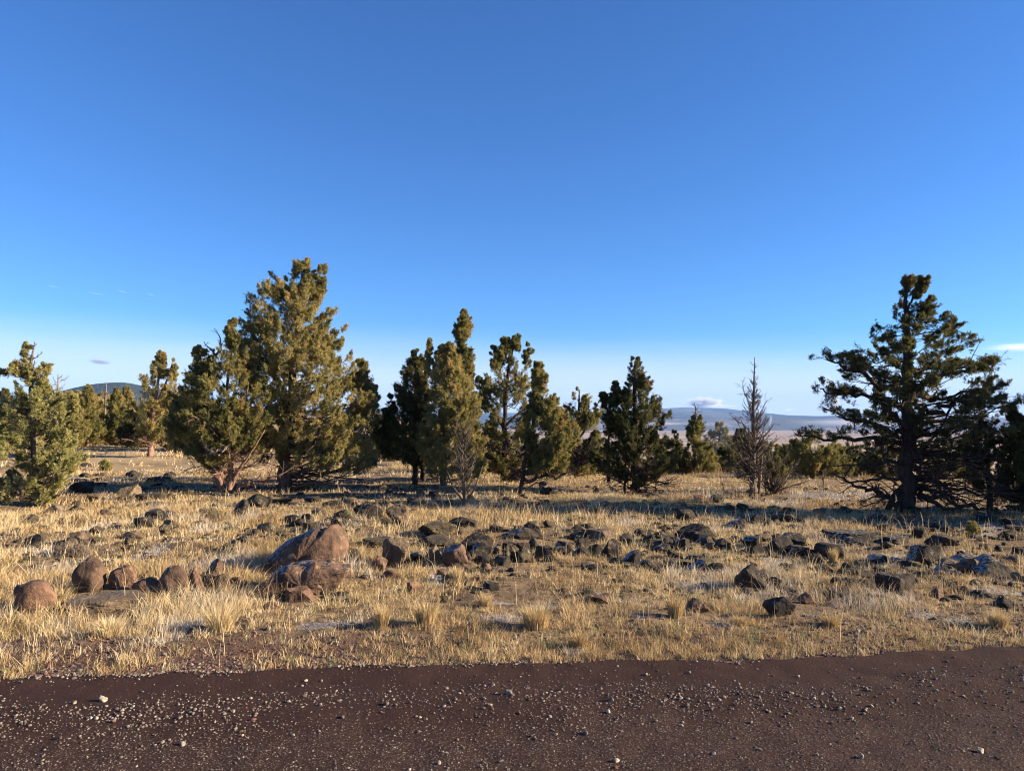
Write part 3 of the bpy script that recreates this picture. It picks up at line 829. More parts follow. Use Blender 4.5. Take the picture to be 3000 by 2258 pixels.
def tuft(px, py, wpx, hpx, label, tone=.6, droop=.4, name='grass_tuft', n=None):
    p, s = gpt(px, py)
    w, h = wpx * s, hpx * s
    n = n or int(260 + wpx * 2.2)
    a = rng.uniform(0, 6.28, n); rr = np.sqrt(rng.random(n))
    ox, oy = np.cos(a) * rr, np.sin(a) * rr
    rad = w * .5 * (1 - .62 * (1 - droop))
    P = np.stack([ox * w * .20, oy * w * .20, -.01 + 0 * ox], -1)
    lean = np.stack([ox, oy], -1) * (w * .36 / h) * (.5 + droop) + rng.normal(0, .12, (n, 2)) + np.array([.05, 0])
    hb = h * rng.uniform(.45, 1.08, n) * (1 - .25 * rr * droop)
    tn = np.clip(rng.normal(tone, .14, n), 0, .93); tn = np.where(rng.random(n) < .06, .97, tn)
    v, q, t, aa, bb = blades(P, hb, .0042 * rng.uniform(.6, 1.3, n), lean, tn, np.zeros(n))
    me = new_mesh(name, v, q, t, False, {'tone': aa, 'frost': bb})
    o = link(name, me, M_GRASS, None, p)
    tag(o, label, 'grass tuft', 'grass tufts standing out along the road verge')

TUFTS = [
 (320, 1862, 135, 72, 'drooping mop of pale yellow grass alone on bare soil near the road', .72, 1.0),
 (645, 1845, 145, 88, 'wide straw tuft behind a frosty hollow, right of the pale grass mop', .66, .6),
 (1118, 1838, 85, 82, 'narrow upright orange tuft at the edge of bare red soil', .5, .3),
 (1250, 1832, 120, 85, 'broad golden tuft right beside the narrow orange one', .5, .45),
 (1420, 1772, 75, 48, 'small dry tuft in front of the row of leaning stones', .55, .4),
 (1570, 1842, 150, 80, 'dense golden tuft with one very tall stalk beside a frost patch', .5, .4),
 (1978, 1808, 92, 78, 'upright ochre tuft with green base left of a porous dark stone', .45, .3),
 (1695, 1888, 95, 62, 'low greenish tuft closest to the road in the middle of the verge', .35, .5),
 (2165, 1828, 75, 38, 'squat golden tuft just left of the black pointed rock', .5, .6),
 (2432, 1832, 80, 44, 'rounded brown-gold tuft right of the black pointed rock', .35, .6),
 (2925, 1828, 95, 62, 'golden tuft throwing a dark shadow near the right edge of the verge', .55, .4),
 (1335, 1705, 60, 50, 'thin tuft of dry stalks behind the orange tufts', .6, .3),
 (2440, 1650, 45, 55, 'slim orange tuft in front of the long black boulder', .45, .2),
]
for t_ in TUFTS: tuft(*t_)
# ------------------------------------------------------------------ trees
UP = np.array([0, 0, 1.0])
def unit(v): return v / (np.linalg.norm(v, axis=-1, keepdims=True) + 1e-9)

def leaves(C, A, rc, per, L, Wd, tone, rg, flat=1.2):
    """upright brush-like tufts: centres C, axes A, radii rc; each tuft is a fan of scale sprays"""
    n = len(C)
    m = np.maximum(6, (per * rg.uniform(.7, 1.3, n)).astype(int))
    idx = np.repeat(np.arange(n), m); k = len(idx)
    e = unit(rg.normal(0, 1, (k, 3)))
    f = rg.random(k) ** .5
    off = e * (rc[idx] * f * .62)[:, None]
    along = (off * A[idx]).sum(1)
    off = off + A[idx] * (along * (flat - 1) + rc[idx] * .1)[:, None]
    pos = C[idx] + off
    d = unit(A[idx] * .85 + .75 * e * f[:, None] + .32 * rg.normal(0, 1, (k, 3)))
    s = unit(np.cross(d, rg.normal(0, 1, (k, 3))))
    nrm = np.cross(d, s)
    ln = L * rg.uniform(.6, 1.35, k); wd = Wd * rg.uniform(.7, 1.3, k)
    mid = pos + d * (ln * .45)[:, None] + nrm * (wd * .3)[:, None]
    V = np.stack([pos, mid + s * (wd / 2)[:, None], pos + d * ln[:, None], mid - s * (wd / 2)[:, None]], 1).reshape(-1, 3)
    q = np.arange(k * 4).reshape(-1, 4)
    tn = np.clip(tone[idx] + rg.normal(0, .12, k), 0, 1)
    return V, q, np.repeat(tn, 4)

class Tree:
    def __init__(s, base, name, label, cat='tree', group=None, leaf='olive', bark=None, seed=0, scale=None):
        s.px, s.py = base
        s.p, s.s = gpt(*base)
        s.root = empty(name, s.p); tag(s.root, label, cat, group)
        s.tub = Tubes(); s.dead = None; s.fol = []; s.leaf, s.bark = leaf, bark or M_BARK
        s.rg = np.random.default_rng(seed + 50)
        s.minr = .30 * s.s * 2.93 * .5
        s.limbs = []
    def L(s, x, y, d=0.0):          # photo px (+ depth in px) -> local metres
        return np.array([(x - s.px) * s.s, d * s.s, (s.py - y) * s.s])
    def stem(s, pts, sides=9, tubes=None, wob=0):
        """pts: (x, y, radius_px[, depth_px])"""
        P = np.array([s.L(q[0], q[1], q[3] if len(q) > 3 else 0) for q in pts]); R = np.array([max(q[2] * s.s, s.minr) for q in pts])
        t = np.linspace(0, 1, len(pts)); u = np.linspace(0, 1, max(12, len(pts) * 4))
        Q = np.stack([np.interp(u, t, P[:, k]) for k in range(3)], -1); R = np.interp(u, t, R)
        for _ in range(2):
            Q[1:-1] = (Q[:-2] + 2 * Q[1:-1] + Q[2:]) / 4
        Q[1:-1] += s.rg.normal(0, 1, (len(u) - 2, 3)) * (R[1:-1, None] * (.18 + wob))
        (tubes or s.tub).add(Q, R, sides, .10)
        return Q, R
    def limb(s, pts, twigs=10, tl=40, leafy=0, material=None, bare_part=True):
        """an explicit bough, kept as a part of its own"""
        tb = Tubes(); Q, R = s.stem(pts, 7, tb, .9)
        for i in range(twigs):
            k = s.rg.integers(len(Q) // 4, len(Q)); p0 = Q[k]
            dr = unit((Q[-1] - Q[0]) * .9 / (np.linalg.norm(Q[-1] - Q[0])) + s.rg.normal(0, .55, 3) + np.array([0, 0, .25]))
            s.twig(p0, dr, tl * s.s * s.rg.uniform(.5, 1.1), max(R[k] * .45, s.minr), 1, tb)
        o = link('limb', tb.mesh('limb'), material or s.bark, s.root)
        s.limbs.append(o)
        if leafy:
            n = leafy; kk = s.rg.integers(len(Q) // 2, len(Q), n)
            C = Q[kk] + s.rg.normal(0, 1, (n, 3)) * np.array([14, 14, 9]) * s.s + np.array([0, 0, 10 * s.s])
            C = np.concatenate([C + s.rg.normal(0, 5, C.shape) * s.s for _ in range(3)]); s._fol(C, np.full(len(C), 9 * s.s) * s.rg.uniform(.7, 1.3, len(C)))
        return Q
    def twig(s, p0, d, ln, r, lvl, tb=None, kids=(3, 6), curl=.25, up=.0):
        tb = tb or s.tub; k = 6
        P = [p0]; dd = d.copy()
        for i in range(k):
            dd = unit(dd + s.rg.normal(0, curl, 3) + UP * up)
            P.append(P[-1] + dd * ln / k)
        P = np.array(P); R = np.maximum(np.linspace(r, r * .3, k + 1), s.minr * .75)
        tb.add(P, R, 4 if r < 2.5 * s.minr else 6)
        if lvl > 0:
            for _ in range(s.rg.integers(*kids)):
                i = s.rg.integers(1, k); t0 = unit(P[i + 1] - P[i])
                s.twig(P[i], unit(t0 * .8 + s.rg.normal(0, .6, 3) + UP * up), ln * s.rg.uniform(.3, .6) * (1 - .08 * i), r * .5, lvl - 1, tb, kids, curl, up)
    def _fol(s, C, rc, per=32, out=None, flat=1.2, tone=None):
        n = len(C)
        if tone is None: tone = .42 + .24 * noise3(C[:, 0] * 1.4, C[:, 1] * 1.4, C[:, 2] * 1.4, 5)
        t = np.clip(tone + s.rg.normal(0, .12, n), 0, .93)
        t = np.where(s.rg.random(n) < .006, .99, t)
        o = s.rg.normal(0, 1, (n, 3)) if out is None else out
        A = unit(unit(o) * .75 + UP * .45 + s.rg.normal(0, .30, (n, 3)))
        lf = max(.047, 2.1 * s.s * 2.93 * .85)
        s.fol.append(leaves(C, A, rc, per, lf, lf * .24, t, s.rg, flat))
    def crown(s, axis, prof, dens=1.0, rc=13, dk=.8, gap=-.25, inner=.45, branch=.5, rise=.55, upw=.85, d0=0, ydens=None, shrink=-.08, rag=.13, sz=1.0):
        """axis: trunk line [(x, y)], prof: [(y, xl, xr)] outline of the foliage in photo px. The crown is made of
        flame-shaped boughs of foliage whose tips fill the outline; each bough is a bundle of small tufts."""
        ax = np.array(sorted(axis, key=lambda q: q[1]), float); pr = np.array(sorted(prof), float)
        y0, y1 = pr[0, 0], pr[-1, 0]; g_ = s.rg
        ys = np.linspace(y0, y1, 200); wl, wr = np.interp(ys, pr[:, 0], pr[:, 1]), np.interp(ys, pr[:, 0], pr[:, 2])
        wgt = (wr - wl) + rc * .6
        sc_ = np.clip((wr - wl) / (5.5 * rc), .34, 1.0)
        wgt = wgt / sc_ ** 1.15
        if ydens: wgt = wgt * np.interp(ys, [q[0] for q in ydens], [q[1] for q in ydens])
        n = int(dens * 3.9 * wgt.mean() * (y1 - y0) / (3.3 * rc * rc * 1.35)) + 6
        cdf = np.cumsum(wgt); cdf /= cdf[-1]
        y = np.interp(g_.random(n), cdf, ys)
        u = g_.uniform(-1, 1, n); u = np.sign(u) * np.abs(u) ** .85
        sg = np.where(g_.random(n) < .5, -1.0, 1.0); dd = sg * g_.random(n) ** inner
        xl, xr = np.interp(y, pr[:, 0], pr[:, 1]), np.interp(y, pr[:, 0], pr[:, 2]); wd = xr - xl
        sc = np.clip(wd / (5.5 * rc), .34, 1.0) * g_.uniform(.7, 1.25, n)
        rgn = lambda k: noise3(y / (rc * 2.4), dd * 1.2, u * 0, k + int(s.px) % 41) + .6 * noise3(y / (rc * .9), dd * 2, u * 0, k + 7)
        amp = np.minimum(wd * rag, rc * 2.4)
        xl = xl + shrink * rc * sc - amp * rgn(31); xr = xr - shrink * rc * sc + amp * rgn(53)
        X = (xl + xr) / 2 + u * np.maximum(xr - xl, 2) / 2
        Dp = dd * np.maximum(dk * wd / 2, 2) * np.sqrt(1 - u * u) + d0
        xa = np.interp(y, ax[:, 1], ax[:, 0])
        g = noise3(X / (rc * 3.0), Dp / (rc * 3.0), y / (rc * 2.6), 77 + int(s.px) % 50)
        keep = (g > gap + .07) | (g_.random(n) < .06)
        X, Dp, y, xa, sc, wd = [q[keep] for q in (X, Dp, y, xa, sc, wd)]; n = len(X)
        tip = np.stack([(X - s.px) * s.s, Dp * s.s, (s.py - y) * s.s], -1)
        o = unit(np.stack([X - xa, Dp - d0, np.zeros(n)], -1) + g_.normal(0, 2, (n, 3)))
        top = np.clip(1 - (y - y0) / (.25 * (y1 - y0)), 0, 1)[:, None]
        a = unit(o * (.75 - .45 * top) + UP * (upw + .4 * top) + g_.normal(0, .22, (n, 3)))
        ln = rc * sc * g_.uniform(2.4, 4.2, n) * s.s
        hz = np.hypot(X - xa, Dp - d0) * s.s
        ln = np.minimum(ln, np.maximum(hz * 1.15, ln * .55))
        base = tip - a * ln[:, None]
        m = np.maximum(5, (ln / (rc * sc * s.s) * 6.0).astype(int)); idx = np.repeat(np.arange(n), m); k = len(idx)
        t = g_.random(k) ** .72 * 1.06
        prof_r = np.clip(1 - t, 0, 1) ** .85 * (.30 + .70 * np.minimum(1, t * 3.2))
        pd = g_.normal(0, 1, (k, 3)); pd = unit(pd - a[idx] * (pd * a[idx]).sum(1)[:, None])
        rr = (rc * sc * s.s)[idx] * .98 * prof_r * np.sqrt(g_.random(k)) * np.where(g_.random(k) < .28, g_.uniform(1.2, 2.3, k), 1)
        C = base[idx] + a[idx] * (ln[idx] * t)[:, None] + pd * rr[:, None]
        tr = (rc * sc * s.s)[idx] * .44 * (.55 + .6 * (1 - t)) * g_.uniform(.7, 1.3, k) * sz
        tb = np.clip(.42 + .22 * noise3(base[:, 0] * 1.2, base[:, 1] * 1.2, base[:, 2] * 1.2, 5) + g_.normal(0, .19, n), 0, .9)
        s._fol(C, tr, 20, a[idx] * .9 + pd * .5 * (rr / (rc * sc[idx] * s.s))[:, None], 1.5, tb[idx])
        # thin wisps growing out of the boughs
        nw = int(n * 6); wi = g_.integers(0, n, nw); wt = g_.uniform(.15, 1.0, nw)
        wp = g_.normal(0, 1, (nw, 3)); wp = unit(wp - a[wi] * (wp * a[wi]).sum(1)[:, None])
        wr_ = (rc * sc * s.s)[wi] * np.clip(1.05 - wt, .08, 1) ** .85 * .8
        w0 = base[wi] + a[wi] * (ln[wi] * wt)[:, None] + wp * wr_[:, None]
        wdir = unit(a[wi] * .8 + wp * .55 + UP * .35 + g_.normal(0, .2, (nw, 3))); wl_ = (rc * s.s) * g_.uniform(.5, 1.5, nw) * sc[wi]
        for f_, r_ in ((.25, .24), (.55, .18), (.85, .11)):
            s._fol(w0 + wdir * (wl_ * f_)[:, None], (rc * s.s) * sc[wi] * r_ * g_.uniform(.8, 1.3, nw), 6, wdir, 1.8, np.clip(tb[wi] + .08, 0, .92))
        # wood of the boughs
        for i in np.nonzero(g_.random(n) < branch * np.minimum(1, 90 / n))[0]:
            h = math.hypot(X[i] - xa[i], Dp[i] - d0)
            if h < rc: continue
            ya = min(y[i] + h * rise * g_.uniform(.6, 1.3), max(ax[-1, 1] - 8, y[i]))
            p0 = s.L(np.interp(ya, ax[:, 1], ax[:, 0]), ya, d0)
            r0 = max(.011 * h + .7, .9) * s.s
            P = curve(p0, base[i] + a[i] * ln[i] * .5, [0, 0, -h * .12 * s.s], 7, h * .03 * s.s)
            s.tub.add(P, np.maximum(np.linspace(r0, r0 * .3, 7), s.minr), 5)
            if g_.random() < .6:
                k = g_.integers(2, 5)
                s.twig(P[k], unit(P[-1] - P[0] + g_.normal(0, .4, 3) * np.linalg.norm(P[-1] - P[0])), h * .5 * s.s, r0 * .5, 1)
    def lowdead(s, n, y0, y1, ln, x=None, up=0.0, r=1.6, lvl=2, side=0, curl=.16):
        """bare lower boughs around the trunk"""
        for _ in range(n):
            y = s.rg.uniform(y0, y1); a = s.rg.uniform(0, 6.28)
            d = unit(np.array([math.cos(a) + side, math.sin(a), s.rg.uniform(-.15, .35) + up]))
            s.twig(s.L(x if x is not None else s.px, y), d, ln * s.s * s.rg.uniform(.5, 1.1), r * s.s, lvl, None, (3, 7), curl)
    def done(s, crown=True):
        link('trunk', s.tub.mesh('trunk'), s.bark, s.root)
        if s.fol and crown:
            V, Q, T, k = [], [], [], 0
            for v, q, t in s.fol: V.append(v); Q.append(q + k); T.append(t); k += len(v)
            link('crown', new_mesh('crown', np.concatenate(V), np.concatenate(Q), None, False, {'tone': np.concatenate(T)}), MF[s.leaf], s.root)
        return s.root

# big open juniper on the right ------------------------------------------------
t = Tree((2660, 1502), 'juniper_tree', 'big dark open-crowned juniper with tiers of bare boughs, standing apart on the right', leaf='green', bark=M_BARKSHADE, seed=1)
t.stem([(2658, 1512, 31), (2659, 1480, 26), (2661, 1400, 22), (2666, 1250, 18), (2670, 1100, 13), (2668, 950, 9), (2666, 870, 5), (2671, 815, 2)], 12)
t.stem([(2664, 920, 4), (2690, 870, 3), (2712, 825, 2)], 6)
AX = [(2671, 810), (2668, 950), (2670, 1100), (2666, 1250), (2660, 1400), (2660, 1480)]
t.crown(AX, [(808, 2660, 2692), (835, 2652, 2694), (862, 2650, 2700)], .7, 9, gap=-.3)
t.crown([(2715, 815), (2690, 870)], [(812, 2706, 2738), (838, 2702, 2730), (870, 2690, 2712)], .7, 9, gap=-.4)
PR = [(855, 2645, 2705), (883, 2640, 2768), (911, 2625, 2788), (944, 2600, 2818), (977, 2560, 2846), (1010, 2500, 2866), (1042, 2475, 2852), (1066, 2480, 2912), (1108, 2490, 2900), (1145, 2480, 2935), (1178, 2500, 2962), (1215, 2480, 2948), (1260, 2500, 2940), (1300, 2520, 2900), (1345, 2560, 2860)]
t.crown(AX, PR, .66, 13, dk=.8, gap=-.08, branch=1.0, rise=.15, inner=.6, upw=.35, rag=.22, ydens=[(855, 1.0), (1180, 1), (1260, .55), (1345, .18)])
for pts, lf in (([(2668, 1150, 8), (2560, 1120, 6, -20), (2480, 1085, 4, -30), (2412, 1050, 2, -35)], 26), ([(2666, 1190, 8), (2560, 1160, 6, 25), (2470, 1160, 3.5, 35), (2425, 1140, 2, 40)], 20),
                ([(2655, 1270, 8), (2570, 1250, 6, -40), (2465, 1232, 4, -60), (2385, 1196, 1.5, -70)], 18), ([(2660, 1300, 8), (2540, 1292, 6, -10), (2430, 1288, 4, -20), (2322, 1276, 1.5, -25)], 22),
                ([(2660, 1262, 9), (2600, 1225, 7, -60), (2540, 1184, 4, -90)], 8),
                ([(2672, 1235, 9), (2740, 1205, 7, -20), (2803, 1178, 6, -35), (2880, 1188, 4, -40), (2962, 1186, 2, -45)], 22), ([(2670, 1180, 8), (2780, 1170, 5, 20), (2880, 1145, 3, 20), (2978, 1127, 1.2, 30)], 6),
                ([(2670, 1130, 8), (2760, 1105, 5, -30), (2850, 1085, 3, -40), (2912, 1062, 1.5, -40)], 18), ([(2670, 1290, 7), (2780, 1270, 5, 10), (2900, 1240, 2, 20)], 8)):
    t.limb(pts, 9, 45, lf)
for pts in ([(2632, 1488, 9), (2570, 1462, 7, -40), (2500, 1428, 5, -60), (2420, 1392, 2.5, -70)], [(2655, 1365, 6), (2540, 1362, 4, -30), (2425, 1366, 1.5, -50)], [(2650, 1400, 6), (2560, 1404, 4, -20), (2470, 1420, 1.5, 10)],
            [(2690, 1450, 8), (2790, 1475, 6, -40), (2900, 1515, 4, -70), (2985, 1545, 2, -90)], [(2690, 1462, 6), (2760, 1490, 4, -60), (2820, 1530, 2, -90)], [(2680, 1400, 7), (2800, 1425, 5, 0), (2920, 1470, 2, 10)],
            [(2685, 1430, 6), (2790, 1455, 4, 30), (2880, 1490, 2, 40)], [(2640, 1440, 5), (2570, 1460, 3, -60), (2480, 1475, 1.5, -100)]):
    t.limb(pts, 13, 60, 0)
t.lowdead(30, 1290, 1470, 150, 2662, .0, 3.0); t.lowdead(34, 1250, 1450, 260, 2680, .0, 3.2, 2, 1.1)
t.done()

# tall juniper of the left group -----------------------------------------------
t = Tree((832, 1432), 'juniper_tree', 'tallest golden-green juniper with a straight dark trunk, rear of the left clump', leaf='gold', seed=2)
t.stem([(832, 1445, 26), (834, 1415, 21), (836, 1330, 18), (834, 1228, 15), (853, 1120, 12), (868, 980, 9), (875, 850, 5), (880, 770, 2)], 10)
AX = [(880, 755), (875, 850), (868, 980), (850, 1130), (834, 1228), (832, 1420)]
t.crown(AX, [(753, 864, 900), (772, 846, 912), (806, 835, 915), (850, 800, 930)], 1.0, 10, gap=-.5)
t.crown([(825, 775), (850, 850)], [(770, 812, 832), (795, 786, 836), (830, 780, 850), (860, 770, 860)], .6, 9, gap=-.2)
t.crown([(940, 775), (905, 880)], [(766, 930, 950), (800, 926, 953), (840, 918, 948), (870, 905, 940)], .8, 9, gap=-.4)
t.crown(AX, [(820, 775, 930), (860, 742, 945), (900, 715, 962), (940, 706, 975), (975, 708, 970), (1018, 712, 985), (1060, 710, 1010)], 1.15, 12.5, dk=.85, gap=-.42)
t.crown([(1000, 940), (900, 1010)], [(936, 985, 1016), (960, 968, 1014), (985, 950, 1010), (1012, 940, 998)], .55, 9, dk=1.2, gap=-.1, branch=1)
t.crown(AX, [(1030, 708, 1006), (1060, 708, 1030), (1100, 720, 1068), (1140, 735, 1090), (1190, 745, 1112), (1230, 765, 1092), (1276, 780, 1088), (1315, 800, 1092), (1342, 850, 1085), (1358, 900, 1050)], 1.05, 13, dk=.9, gap=-.32, rise=.3, ydens=[(1030, 1), (1290, .9), (1358, .5)])
t.crown([(1055, 1060), (1010, 1180)], [(1050, 1042, 1062), (1075, 1035, 1076), (1110, 1020, 1080), (1140, 1010, 1085)], .9, 9, dk=1.2, gap=-.5)
t.crown([(1092, 1132), (1040, 1220)], [(1128, 1084, 1100), (1150, 1070, 1104), (1190, 1050, 1116), (1225, 1040, 1095)], .9, 9, dk=1.2, gap=-.5)
t.crown(AX, [(1310, 880, 1095), (1345, 890, 1094), (1375, 950, 1075)], .55, 11, dk=.9, gap=-.2, rise=.2, upw=.4)
t.limb([(850, 1205, 9), (880, 1188, 8, -50), (920, 1165, 6, -90), (960, 1145, 3, -120)], 6, 40, 8)
t.limb([(838, 1290, 7), (930, 1275, 4, -60), (1050, 1262, 2.5, -60), (1090, 1230, 1.5, -60)], 14, 55, 6, M_PALE)
t.limb([(836, 1436, 6), (880, 1428, 6, -30), (938, 1410, 4.5, -60), (1005, 1398, 2, -90)], 10, 60, 0)
t.lowdead(14, 1300, 1400, 130, 834, .0, 2.5)
t.done()

# red stemmed juniper in front --------------------------------------------------
t = Tree((660, 1442), 'juniper_tree', 'many-stemmed juniper with sunlit reddish stems fanning from its foot', leaf='olive', bark=M_BARKRED, seed=3)
for pts in ([(650, 1452, 11), (640, 1410, 9), (602, 1348, 6, -10), (556, 1306, 4, -15), (518, 1280, 2, -20)], [(655, 1452, 10), (648, 1390, 7, -25), (614, 1310, 5, -40), (582, 1200, 3.5, -30), (577, 1080, 1.5, -20)],
            [(664, 1452, 10), (668, 1380, 8, 20), (655, 1250, 6, 20), (655, 1120, 4, 15), (676, 970, 1.2, 10)], [(672, 1452, 11), (682, 1395, 9, -15), (694, 1330, 6, -25), (725, 1240, 4, -40), (735, 1120, 1.5, -30)],
            [(668, 1450, 7), (700, 1385, 5, -20), (752, 1318, 3, -40), (790, 1260, 1.3, -50)], [(658, 1450, 6), (622, 1390, 4, 10), (580, 1350, 2.5, 15), (535, 1325, 1.3, 15)]):
    t.stem(pts, 8)
A1 = [(676, 938), (665, 1050), (655, 1250), (660, 1400)]
t.crown(A1, [(936, 668, 683), (960, 655, 692), (985, 652, 697), (1015, 655, 715)], 1.1, 9, gap=-.6)
t.crown([(580, 1020), (590, 1150)], [(1016, 562, 590), (1035, 555, 605), (1070, 552, 625), (1120, 545, 640)], 1.1, 11, gap=-.45)
t.crown(A1, [(1015, 640, 718), (1060, 600, 745), (1100, 545, 780), (1140, 508, 818), (1185, 488, 832), (1225, 476, 828), (1258, 474, 815), (1285, 495, 805), (1312, 550, 790), (1330, 590, 760)], 1.1, 13, dk=.75, gap=-.42, d0=0, rise=.7, ydens=[(1015, 1), (1270, 1), (1338, .35)])
t.crown(A1, [(1280, 490, 806), (1315, 520, 800), (1352, 570, 780)], .28, 11, dk=.9, gap=-.2, rise=.3, upw=.5)
t.limb([(628, 1040, 4), (640, 1010, 2.5), (628, 966, 1)], 9, 22, 0, M_DEAD)
t.limb([(625, 1040, 3), (605, 1018, 2), (589, 1002, 1)], 4, 16, 0, M_DEAD)
t.limb([(696, 1300, 5, -60), (690, 1312, 4.5, -75), (657, 1326, 4, -85), (640, 1310, 3.5, -85), (628, 1296, 3, -80)], 3, 25, 0, M_PALE)
t.limb([(690, 1442, 6, -10), (745, 1415, 6, -60), (810, 1390, 4, -70), (850, 1385, 2, -80)], 12, 60, 0)
t.lowdead(50, 1280, 1390, 150, 655, .1, 2.2)
t.done()

# loose juniper left of it ------------------------------------------------------
t = Tree((440, 1337), 'juniper_tree', 'loose twin-topped juniper with a pale pinkish trunk behind the red-stemmed one', leaf='gold', bark=M_BARKRED, seed=4)
t.stem([(440, 1342, 9), (441, 1290, 8), (447, 1200, 6), (460, 1120, 4), (466, 1040, 1.5)], 8); t.stem([(450, 1190, 4), (480, 1130, 3), (502, 1055, 1.2)], 6)
A1 = [(466, 1030), (460, 1120), (447, 1200), (440, 1330)]
t.crown(A1, [(1028, 460, 474), (1048, 450, 480), (1072, 440, 484), (1100, 432, 492)], .9, 8, gap=-.4)
t.crown([(502, 1045), (485, 1130)], [(1043, 496, 508), (1065, 490, 514), (1100, 482, 518)], .8, 7, gap=-.3)
t.crown(A1, [(1095, 426, 522), (1118, 420, 526), (1153, 408, 542), (1190, 402, 545), (1226, 398, 545), (1262, 420, 540), (1290, 430, 515)], .9, 11, dk=1.0, gap=-.25)
t.lowdead(10, 1270, 1310, 80, 442, .0, 1.5); t.done()

# pale bushy juniper at the left edge -------------------------------------------
t = Tree((112, 1480), 'juniper_tree', 'bushy pale green juniper with a bare twiggy top at the left edge', leaf='sage', seed=5)
t.stem([(112, 1488, 11), (105, 1400, 9), (92, 1250, 8), (79, 1130, 6), (80, 1063, 4), (88, 1008, 1.5)], 9)
A1 = [(88, 1000), (80, 1063), (79, 1130), (92, 1250), (105, 1400), (112, 1480)]
t.crown(A1, [(1128, 60, 110), (1155, 10, 150), (1190, -40, 190), (1228, -45, 208), (1262, -40, 195), (1298, -25, 218), (1325, 10, 232), (1345, 30, 215)], 1.0, 13, dk=.9, gap=-.10, rag=.25)
t.crown([(112, 1105), (100, 1200)], [(1104, 106, 118), (1125, 98, 130), (1160, 85, 150)], 1, 9, gap=-.4); t.crown([(212, 1160), (190, 1230)], [(1158, 206, 216), (1180, 195, 222), (1215, 180, 224)], .8, 9, gap=-.3)
t.crown([(110, 1340), (112, 1470)], [(1320, 60, 262), (1345, 50, 235), (1375, 25, 190), (1408, -10, 178), (1440, -10, 160), (1462, 30, 150)], .85, 11, dk=.9, gap=-.2)
t.crown([(67, 1006), (75, 1060)], [(1000, 58, 76), (1018, 54, 78), (1040, 50, 76), (1062, 52, 74)], .28, 6, gap=-.2)
t.crown([(40, 1068), (75, 1110)], [(1052, 26, 56), (1070, 0, 66), (1090, -10, 70)], .4, 7, dk=1.2, gap=-.4)
t.crown([(120, 1068), (90, 1110)], [(1060, 112, 134), (1075, 104, 132), (1092, 90, 124)], .25, 6, dk=1.2, gap=-.3)
t.crown([(80, 1060), (79, 1130)], [(1064, 70, 92), (1090, 48, 114), (1128, 36, 134)], .45, 8, gap=-.3)
for a, b, ln in ((1020, .6, 24), (1040, -.7, 30), (1050, .8, 35), (1075, .9, 45), (1085, -.8, 55), (1095, .9, 60), (1100, -.9, 60), (1110, .8, 70), (1120, .9, 70)):
    t.twig(t.L(81, a), unit(np.array([b, t.rg.normal(0, .4), .45])), ln * t.s, 1.8 * t.s, 2, None, (4, 7), .2, .1)
t.limb([(120, 1418, 3), (155, 1390, 2.6, -15), (195, 1372, 2, -25), (231, 1344, 1.2, -30)], 2, 20, 0, M_PALE)
t.limb([(130, 1470, 3.5), (180, 1450, 3, -15), (205, 1432, 2.4, -25), (231, 1400, 1.5, -30)], 9, 25, 0, M_PALE)
t.lowdead(16, 1380, 1470, 70, 110, .1, 1.6); t.done()
t = Tree((165, 1350), 'bare_tree', 'small leafless tree behind the pale bushy juniper', leaf='olive', bark=M_DEAD, seed=6)
t.stem([(165, 1352, 5), (164, 1200, 3.5), (164, 1095, 1)], 6)
for _ in range(26): t.twig(t.L(164, t.rg.uniform(1100, 1230)), unit(np.array([t.rg.choice([-1, 1]) * .9, t.rg.normal(0, .6), .5])), 36 * t.s * t.rg.uniform(.5, 1.1), 1.1 * t.s, 1, None, (4, 7), .2, .1)
t.done()

# middle group ------------------------------------------------------------------
t = Tree((1218, 1420), 'juniper_tree', 'dark cone-shaped juniper on two black trunks at the left of the middle group', leaf='green', bark=M_BARKSHADE, seed=7)
t.stem([(1214, 1428, 10), (1215, 1390, 8), (1216, 1250, 7), (1218, 1120, 4), (1218, 1035, 1.5)], 8); t.stem([(1238, 1410, 8, 20), (1236, 1360, 7, 18), (1230, 1260, 5, 10), (1222, 1180, 3)], 7)
t.crown([(1218, 1025), (1216, 1250), (1216, 1420)], [(1026, 1211, 1225), (1048, 1199, 1234), (1074, 1188, 1242), (1095, 1166, 1248), (1122, 1162, 1256), (1160, 1150, 1262), (1200, 1136, 1266), (1240, 1120, 1266), (1275, 1108, 1266), (1308, 1112, 1262), (1335, 1150, 1250), (1358, 1175, 1240)], 1.2, 11.5, dk=.9, gap=-.5)
t.crown([(1142, 1162), (1150, 1260)], [(1158, 1138, 1150), (1190, 1130, 1158), (1240, 1098, 1160), (1290, 1094, 1150)], .9, 10, dk=1, gap=-.4)
t.done()
t = Tree((1298, 1424), 'juniper_tree', 'dense sunlit olive juniper with several blunt tops in front of the middle group', leaf='gold', seed=8)
t.stem([(1300, 1430, 11), (1302, 1360, 9), (1305, 1200, 7), (1312, 1080, 4), (1315, 1012, 1.5)], 8)
A1 = [(1314, 1004), (1305, 1200), (1298, 1420)]
t.crown(A1, [(1003, 1306, 1322), (1020, 1300, 1334), (1050, 1292, 1342)], 1.2, 9, gap=-.6); t.crown([(1290, 1010), (1295, 1100)], [(1008, 1284, 1296), (1030, 1275, 1304), (1060, 1268, 1312)], 1.2, 9, gap=-.6)
t.crown([(1257, 992), (1262, 1120)], [(992, 1254, 1260), (1020, 1249, 1264), (1050, 1244, 1270), (1080, 1246, 1275)], .6, 6, gap=-.3)
